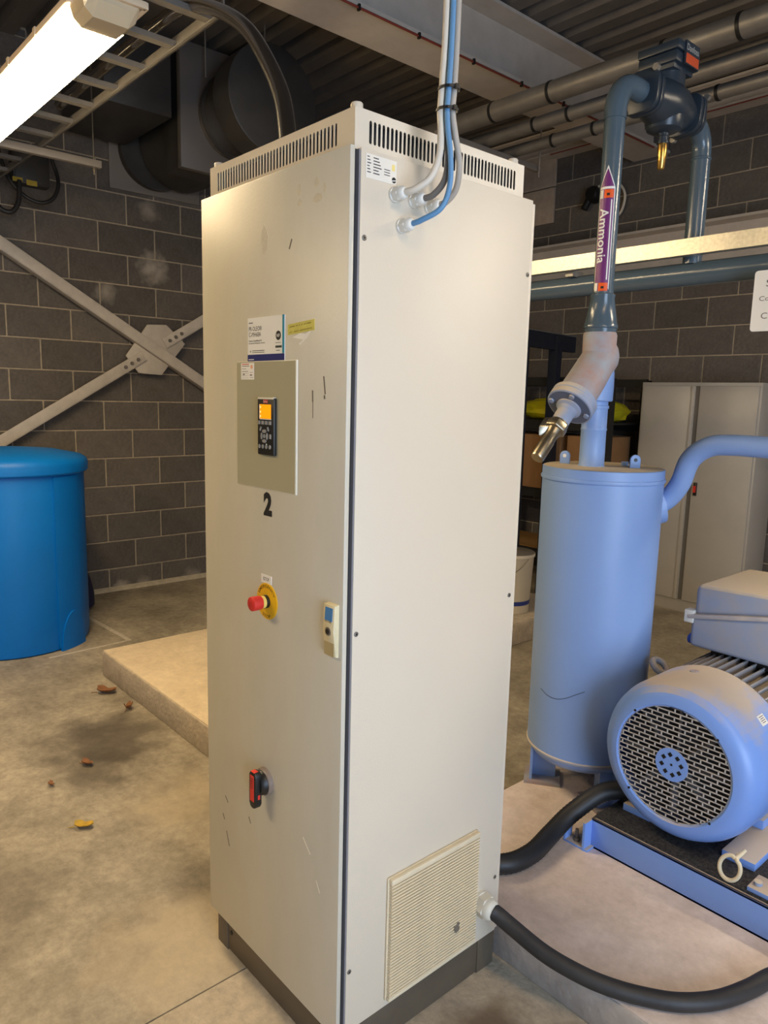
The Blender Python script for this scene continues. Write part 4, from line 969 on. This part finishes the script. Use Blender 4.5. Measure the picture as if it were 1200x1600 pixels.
MB().lathe((.478, 1.15, PZ+.125), Z_, [(0, .012), (.010, .012)], 12).build('plug', M_dust, sk)
mo = thing('electric_motor', 'blue finned electric motor with round fan grille on the skid', 'motor', (ax, 1.5, PZ+.14))
FY = 1.125
C0 = Vector((ax, FY, az))
MB().lathe(C0, Y_, [(.006, .182), (.0, .190), (.002, .205), (.010, .225), (.030, .243), (.055, .254), (.080, .258), (.25, .258), (.252, .254)], 72, cap=False).build('fan_cowl', M_motor, mo)
MB().lathe(C0+Y_*.075, Y_, [(0, .2575), (.002, .2592), (.177, .2592), (.178, .257)], 40, cap=False, a0=R(205), a1=R(330)).build('cowl_dust', M_dust, mo) if False else None
MB().lathe(C0+Y_*.004, Y_, [(0, .196), (.0, .182), (.004, .182)], 60, cap=False).build('grille_rim', M_dust, mo)
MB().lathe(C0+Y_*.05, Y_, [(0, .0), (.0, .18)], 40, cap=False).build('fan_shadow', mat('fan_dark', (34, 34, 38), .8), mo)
fan = MB()
for i in range(8):
    a = 2*PI*i/8; u_ = Vector((math.cos(a), 0, math.sin(a))); s_ = Vector((-math.sin(a), 0, math.cos(a)))
    fan.obox(C0+Y_*.04+u_*.11, u_*.065, Y_*.012+s_*.004, s_*.004)
fan.build('fan_blades', mat('fan_grey', (80, 78, 80), .7), mo)
gr_ = MB(); Rg = .184; ph = .0145; k = 0
z = -Rg+.004
while z < Rg:
    hwid = math.sqrt(max(0, Rg**2-z*z))
    gr_.box(ax-hwid, FY+.004, az+z-.0016, ax+hwid, FY+.0065, az+z+.0016)
    x = -.19+(.0185 if k % 2 else 0)
    while x < .19:
        if (x*x+(z+ph/2)**2) < (Rg-.004)**2: gr_.box(ax+x-.0018, FY+.004, az+z, ax+x+.0018, FY+.0064, az+z+ph)
        x += .037
    z += ph; k += 1
gr_.build('fan_grille', M_wire, mo, smooth=False)
hub = MB().lathe(C0+Y_*.0036, -Y_, [(0, .053), (.0015, .053)], 32).build('grille_hub', M_motor, mo)
q = MB()
for i in range(8):
    a = 2*PI*i/8+.2; c = C0+Vector((math.cos(a)*.032, .0018, math.sin(a)*.032)); q.obox(c, Vector((1, 0, 1))*.0042, Y_*.0006, Vector((-1, 0, 1))*.0042)
q.lathe(C0+Y_*.0024, -Y_, [(0, .004), (.001, .004)], 8); q.build('hub_holes', M_black, hub)
for i in range(4):
    a = PI/4+i*PI/2; MB().lathe(C0+Vector((math.cos(a)*.189, .002, math.sin(a)*.189)), -Y_, [(0, .004), (.003, .004)], 8).build('grille_screw', M_black, mo)
MB().lathe((ax, FY+.25, az), Y_, [(0, .215), (.02, .222), (.61, .222), (.63, .235), (.66, .235), (.69, .20), (.695, .06), (.70, .055)], 48).build('stator', M_dust, mo)
fm = MB().box(-.0022, FY+.262-1.5, .215, .0022, FY+.86-1.5, .254).build('cooling_fin', mat('fin_dust', (182, 174, 166), .8, nz=(14, .5, 5), col2=(150, 158, 178)), None, smooth=False); fme = fm.data; bpy.data.objects.remove(fm)
for i in range(56):
    a = 2*PI*i/56
    if R(145) < a < R(215): continue
    o = bpy.data.objects.new('cooling_fin', fme); COL.objects.link(o); o.parent = mo
    o.location = (0, 0, az-PZ-.14); o.rotation_euler = (0, a, 0)
MB().box(.02, FY+.30, PZ+.137, .38, FY+.80, PZ+.17).box(.03, FY+.30, PZ+.17, .06, FY+.80, az-.1).box(.34, FY+.30, PZ+.17, .37, FY+.80, az-.1).build('feet', M_motor, mo, bevel=.003)
# terminal box
def zi(x): return .882+(x-.045)*.20
tbx = MB().prism([(.045, .775), (.44, .775), (.44, zi(.44)), (.045, zi(.045))], (0, 1.50, 0), X_, Z_, Y_*.43).build('terminal_box', M_dust, mo, bevel=.016, seg=3)
MB().prism([(.05, zi(.05)), (.435, zi(.435)), (.435, 1.012), (.05, 1.0)], (0, 1.505, 0), X_, Z_, Y_*.42).build('terminal_lid', M_dust, tbx, bevel=.022, seg=3)
MB().prism([(.035, zi(.035)-.006), (.45, zi(.45)-.006), (.45, zi(.45)+.009), (.035, zi(.035)+.009)], (0, 1.492, 0), X_, Z_, Y_*.448).build('lid_rim', mat('pale_rim', (196, 186, 178), .6, nz=(12, .5), col2=(130, 140, 170)), tbx, bevel=.003)
MB().box(.022, 1.495, .860, .055, 1.535, .905).build('lid_clip', M_whitepl, tbx, bevel=.003)
MB().box(.10, 1.56, .74, .38, 1.88, .78).build('box_neck', M_black, tbx)
# lifting eye, spare plug, sticker
u_ = Vector((-.80, 0, .60)); e0 = Vector((ax, 1.46, az))+u_*.235
le = MB(); 
ring = [e0+u_*(.055+.030*math.cos(a))+Y_*(.030*math.sin(a)) for a in [2*PI*i/16 for i in range(17)]]
le.tube(ring, .012, 10, 1); le.cyl(e0, e0+u_*.03, .018, n=14); le.build('lifting_eye', M_dust, mo)
MB().lathe((.07, 1.56, .785), -X_, [(0, .02), (.03, .02), (.05, .018), (.055, .01)], 18).build('plug', mat('bright_blue', (60, 96, 190), .5), mo)
a = R(42); n_ = Vector((math.cos(a), 0, math.sin(a))); s_ = Vector((-math.sin(a), 0, math.cos(a)))
stc = MB().obox(Vector((ax, FY+.16, az))+n_*.2590, s_*.016, Y_*.019, n_*.0012).build('motor_sticker', M_white, mo)
q = MB()
for i in range(4): q.obox(Vector((ax, FY+.16, az))+n_*.2604+s_*(.010-.006*i), s_*.0012, Y_*(.014-.003*(i % 2)), n_*.0002)
q.build('print', mat('grey_ink', (120, 104, 96), .6), stc)
MB().lathe(Vector((ax, FY+.17, az))+Vector((math.cos(R(97)), 0, math.sin(R(97))))*.2565, (math.cos(R(97)), 0, math.sin(R(97))), [(0, .016), (.004, .014), (.006, .006)], 14).build('cowl_screw', M_rust, mo)
# white hose coil by the skid edge
cxh = Vector((.405, 1.128, PZ+.150))
ring = [cxh+Vector((.030*math.cos(a), .012*math.sin(a)-.004*a/6, .032*math.sin(a))) for a in [R(70+i*22) for i in range(17)]]
ring = [ring[0]+Vector((.012, .03, .02))]+ring+[ring[-1]+Vector((-.01, .03, .0))]
tag(MB().tube(ring, .0062, 10, 4).build('hose_coil', M_coil), 'small cream hose end curled on the black skid top', 'hose')

# compressor behind the motor
cpz = thing('compressor', 'blue compressor block with bolted cylinder head behind the motor', 'compressor', (.55, 2.3, PZ+.11))
MB().box(.10, 2.08, PZ+.115, 1.0, 2.6, .74).build('crankcase', M_motor, cpz, bevel=.03, seg=3)
hn = Vector((-.72, 0, .70)).normalized(); hs_ = Vector((.70, 0, .72)).normalized()
hc = Vector((.18, 2.34, .93))
MB().obox(hc-hn*.14, hs_*.17, Y_*.22, hn*.14).build('cylinder_bank', M_motor, cpz, bevel=.01)
MB().obox(hc+hn*.016, hs_*.20, Y_*.25, hn*.014).build('head_flange', M_motor, cpz, bevel=.004)
MB().obox(hc+hn*.046, hs_*.20, Y_*.25, hn*.014).build('head_cover', M_motor, cpz, bevel=.004)
for i in range(5):
    for yy in (-.235, .235):
        c = hc+hn*.06+hs_*(-.18+.09*i)+Y_*yy
        MB().lathe(c, hn, [(0, .013), (.012, .013), (.013, .007), (.022, .007)], 6).build('head_bolt', M_dust, cpz)
for i in range(4):
    for s in (-1, 1):
        c = hc+hn*.06+hs_*(.187*s)+Y_*(-.14+.093*i); MB().lathe(c, hn, [(0, .013), (.012, .013), (.013, .007), (.022, .007)], 6).build('head_bolt', M_dust, cpz)

# ================================================================== BACK RIGHT: locker, racks, boxes, bucket
lk = thing('steel_locker', 'grey two door steel cupboard against the back wall', 'cupboard', (-1.46, 4.66, 0))
MB().box(-1.92, 4.515, 0, -.995, 4.85, 1.782).build('carcass', M_locker, lk, bevel=.003)
for (x0, x1) in ((-1.905, -1.475), (-1.44, -1.01)):
    d_ = MB().box(x0, 4.498, .10, x1, 4.515, 1.755).build('door', M_locker, lk, bevel=.003)
    if x0 < -1.5: MB().box(x1-.03, 4.490, .10, x1-.005, 4.498, 1.755).build('door_edge', M_locker, d_, bevel=.002)
    else:
        MB().box(-1.42, 4.485, .93, -1.395, 4.498, 1.03).build('handle', M_black, d_, bevel=.003)
        MB().box(-1.418, 4.478, .955, -1.397, 4.486, 1.005).build('red_tag', M_red, d_)
MB().box(-1.475, 4.508, .10, -1.44, 4.515, 1.755).build('door_gap', M_lockerd, lk)
# back rack with shelves along the back wall
rk = thing('storage_rack', 'black storage rack with loaded shelves by the back wall behind the vessel', 'shelving', (-2.5, 4.3, 0))
for (x, y) in ((-3.25, 4.15), (-1.98, 4.15), (-3.25, 4.68), (-1.98, 4.68)): MB().box(x-.03, y-.03, 0, x+.03, y+.03, 1.80).build('upright', M_rackb, rk)
for z in (.33, .84, 1.42, 1.78):
    MB().box(-3.25, 4.12, z-.035, -1.98, 4.16, z+.03).build('shelf_beam', M_rackb, rk); MB().box(-3.25, 4.67, z-.035, -1.98, 4.71, z+.03).build('shelf_beam', M_rackb, rk)
    if z < 1.7: MB().box(-3.25, 4.14, z+.02, -1.98, 4.70, z+.035).build('shelf_board', M_wood if z < .5 else M_rackb, rk)
r2k = thing('navy_rack', 'navy blue rack frame standing behind the cabinet near the back wall', 'shelving', (-2.4, 3.9, 0))
MB().bar((-2.45, 3.3, 2.10), (-2.45, 4.30, 2.075), .05, .12).build('rack_beam', M_rack, r2k)
MB().bar((-2.45, 3.3, 2.167), (-2.45, 4.30, 2.142), .052, .008).build('rack_beam_edge', mat('rack_edge', (96, 96, 96), .5), r2k)
for y in (3.64, 4.06): MB().box(-2.49, y-.035, 0, -2.41, y+.035, 2.13).build('upright', M_rack, r2k)
def carton(x0, y0, z0, x1, y1, z1, label, lab=False):
    t = thing('cardboard_box', label, 'box', ((x0+x1)/2, (y0+y1)/2, z0), 'cartons on the storage rack')
    MB().box(x0, y0, z0, x1, y1, z1).build('carton', M_card, t, bevel=.004)
    MB().box((x0+x1)/2-.025, y0-.001, z0, (x0+x1)/2+.025, y0+.001, z1).build('packing_tape', mat('tape_brown', (140, 104, 66), .4), t)
    if lab:
        l_ = MB().box(x1-.20, y0-.003, z1-.23, x1-.08, y0-.001, z1-.05).build('paper_label', M_white, t)
        q = MB()
        for i in range(4): q.box(x1-.19, y0-.004, z1-.09-.035*i, x1-.10-.02*(i % 2), y0-.003, z1-.08-.035*i)
        q.build('print', M_ink, l_)
carton(-2.95, 4.17, .876, -2.43, 4.62, 1.33, 'brown carton with white label on the middle shelf beside the cabinet', True)
carton(-2.36, 4.17, .876, -2.04, 4.60, 1.34, 'plain brown carton on the middle shelf behind the stop valve')
def bag(x, y, z, sx, sy, sz, label, seed):
    rnd = random.Random(seed); mb = MB(); n, m = 16, 8; vs = []; fs = []
    for j in range(m+1):
        t = j/m; ph_ = PI*t
        for i in range(n):
            a = 2*PI*i/n; k = 1+rnd.uniform(-.14, .14)
            vs.append((x+sx*math.sin(ph_)**.6*math.cos(a)*k, y+sy*math.sin(ph_)**.6*math.sin(a)*k, z+sz*(1-math.cos(ph_))/2*(1+rnd.uniform(-.1, .1)*(t > .2))))
    for j in range(m):
        for i in range(n): fs.append((j*n+i, j*n+(i+1) % n, (j+1)*n+(i+1) % n, (j+1)*n+i))
    return tag(mb.add(vs, fs).build('yellow_bag', M_hiviz), label, 'bag', 'yellow bags on the top shelf')
bag(-2.72, 4.38, 1.456, .24, .17, .17, 'crumpled yellow plastic bag on the top shelf left of the stop valve', 1)
bag(-2.17, 4.38, 1.456, .20, .17, .17, 'crumpled yellow plastic bag on the top shelf right of the stop valve', 2)
bk = thing('white_bucket', 'white plastic bucket with blue stripe behind the cabinet on the dark step', 'bucket', (-1.98, 3.05, .15))
MB().lathe((-1.98, 3.05, .15), Z_, [(0, .125), (.004, .13), (.39, .15), (.40, .158), (.42, .158), (.425, .148)], 40).build('tub', M_bucket, bk)
MB().lathe((-1.98, 3.05, .212), Z_, [(0, .1348), (.03, .1364)], 40, cap=False).build('blue_stripe', mat('stripe_blue', (40, 60, 140), .5), bk)
MB().lathe((-1.98, 3.05, .56), Z_, [(0, .157), (.012, .157), (.016, .15), (.018, 0)], 40).build('lid', mat('bucket_lid', (110, 106, 100), .5), bk)
MB().tube([(-1.98+.16*math.cos(a), 3.05+.16*math.sin(a)-.02, .545-.14*abs(math.sin((a)-PI))) for a in [PI+PI*i/10 for i in range(11)]], .003, 6, 2).build('wire_handle', M_screw, bk)
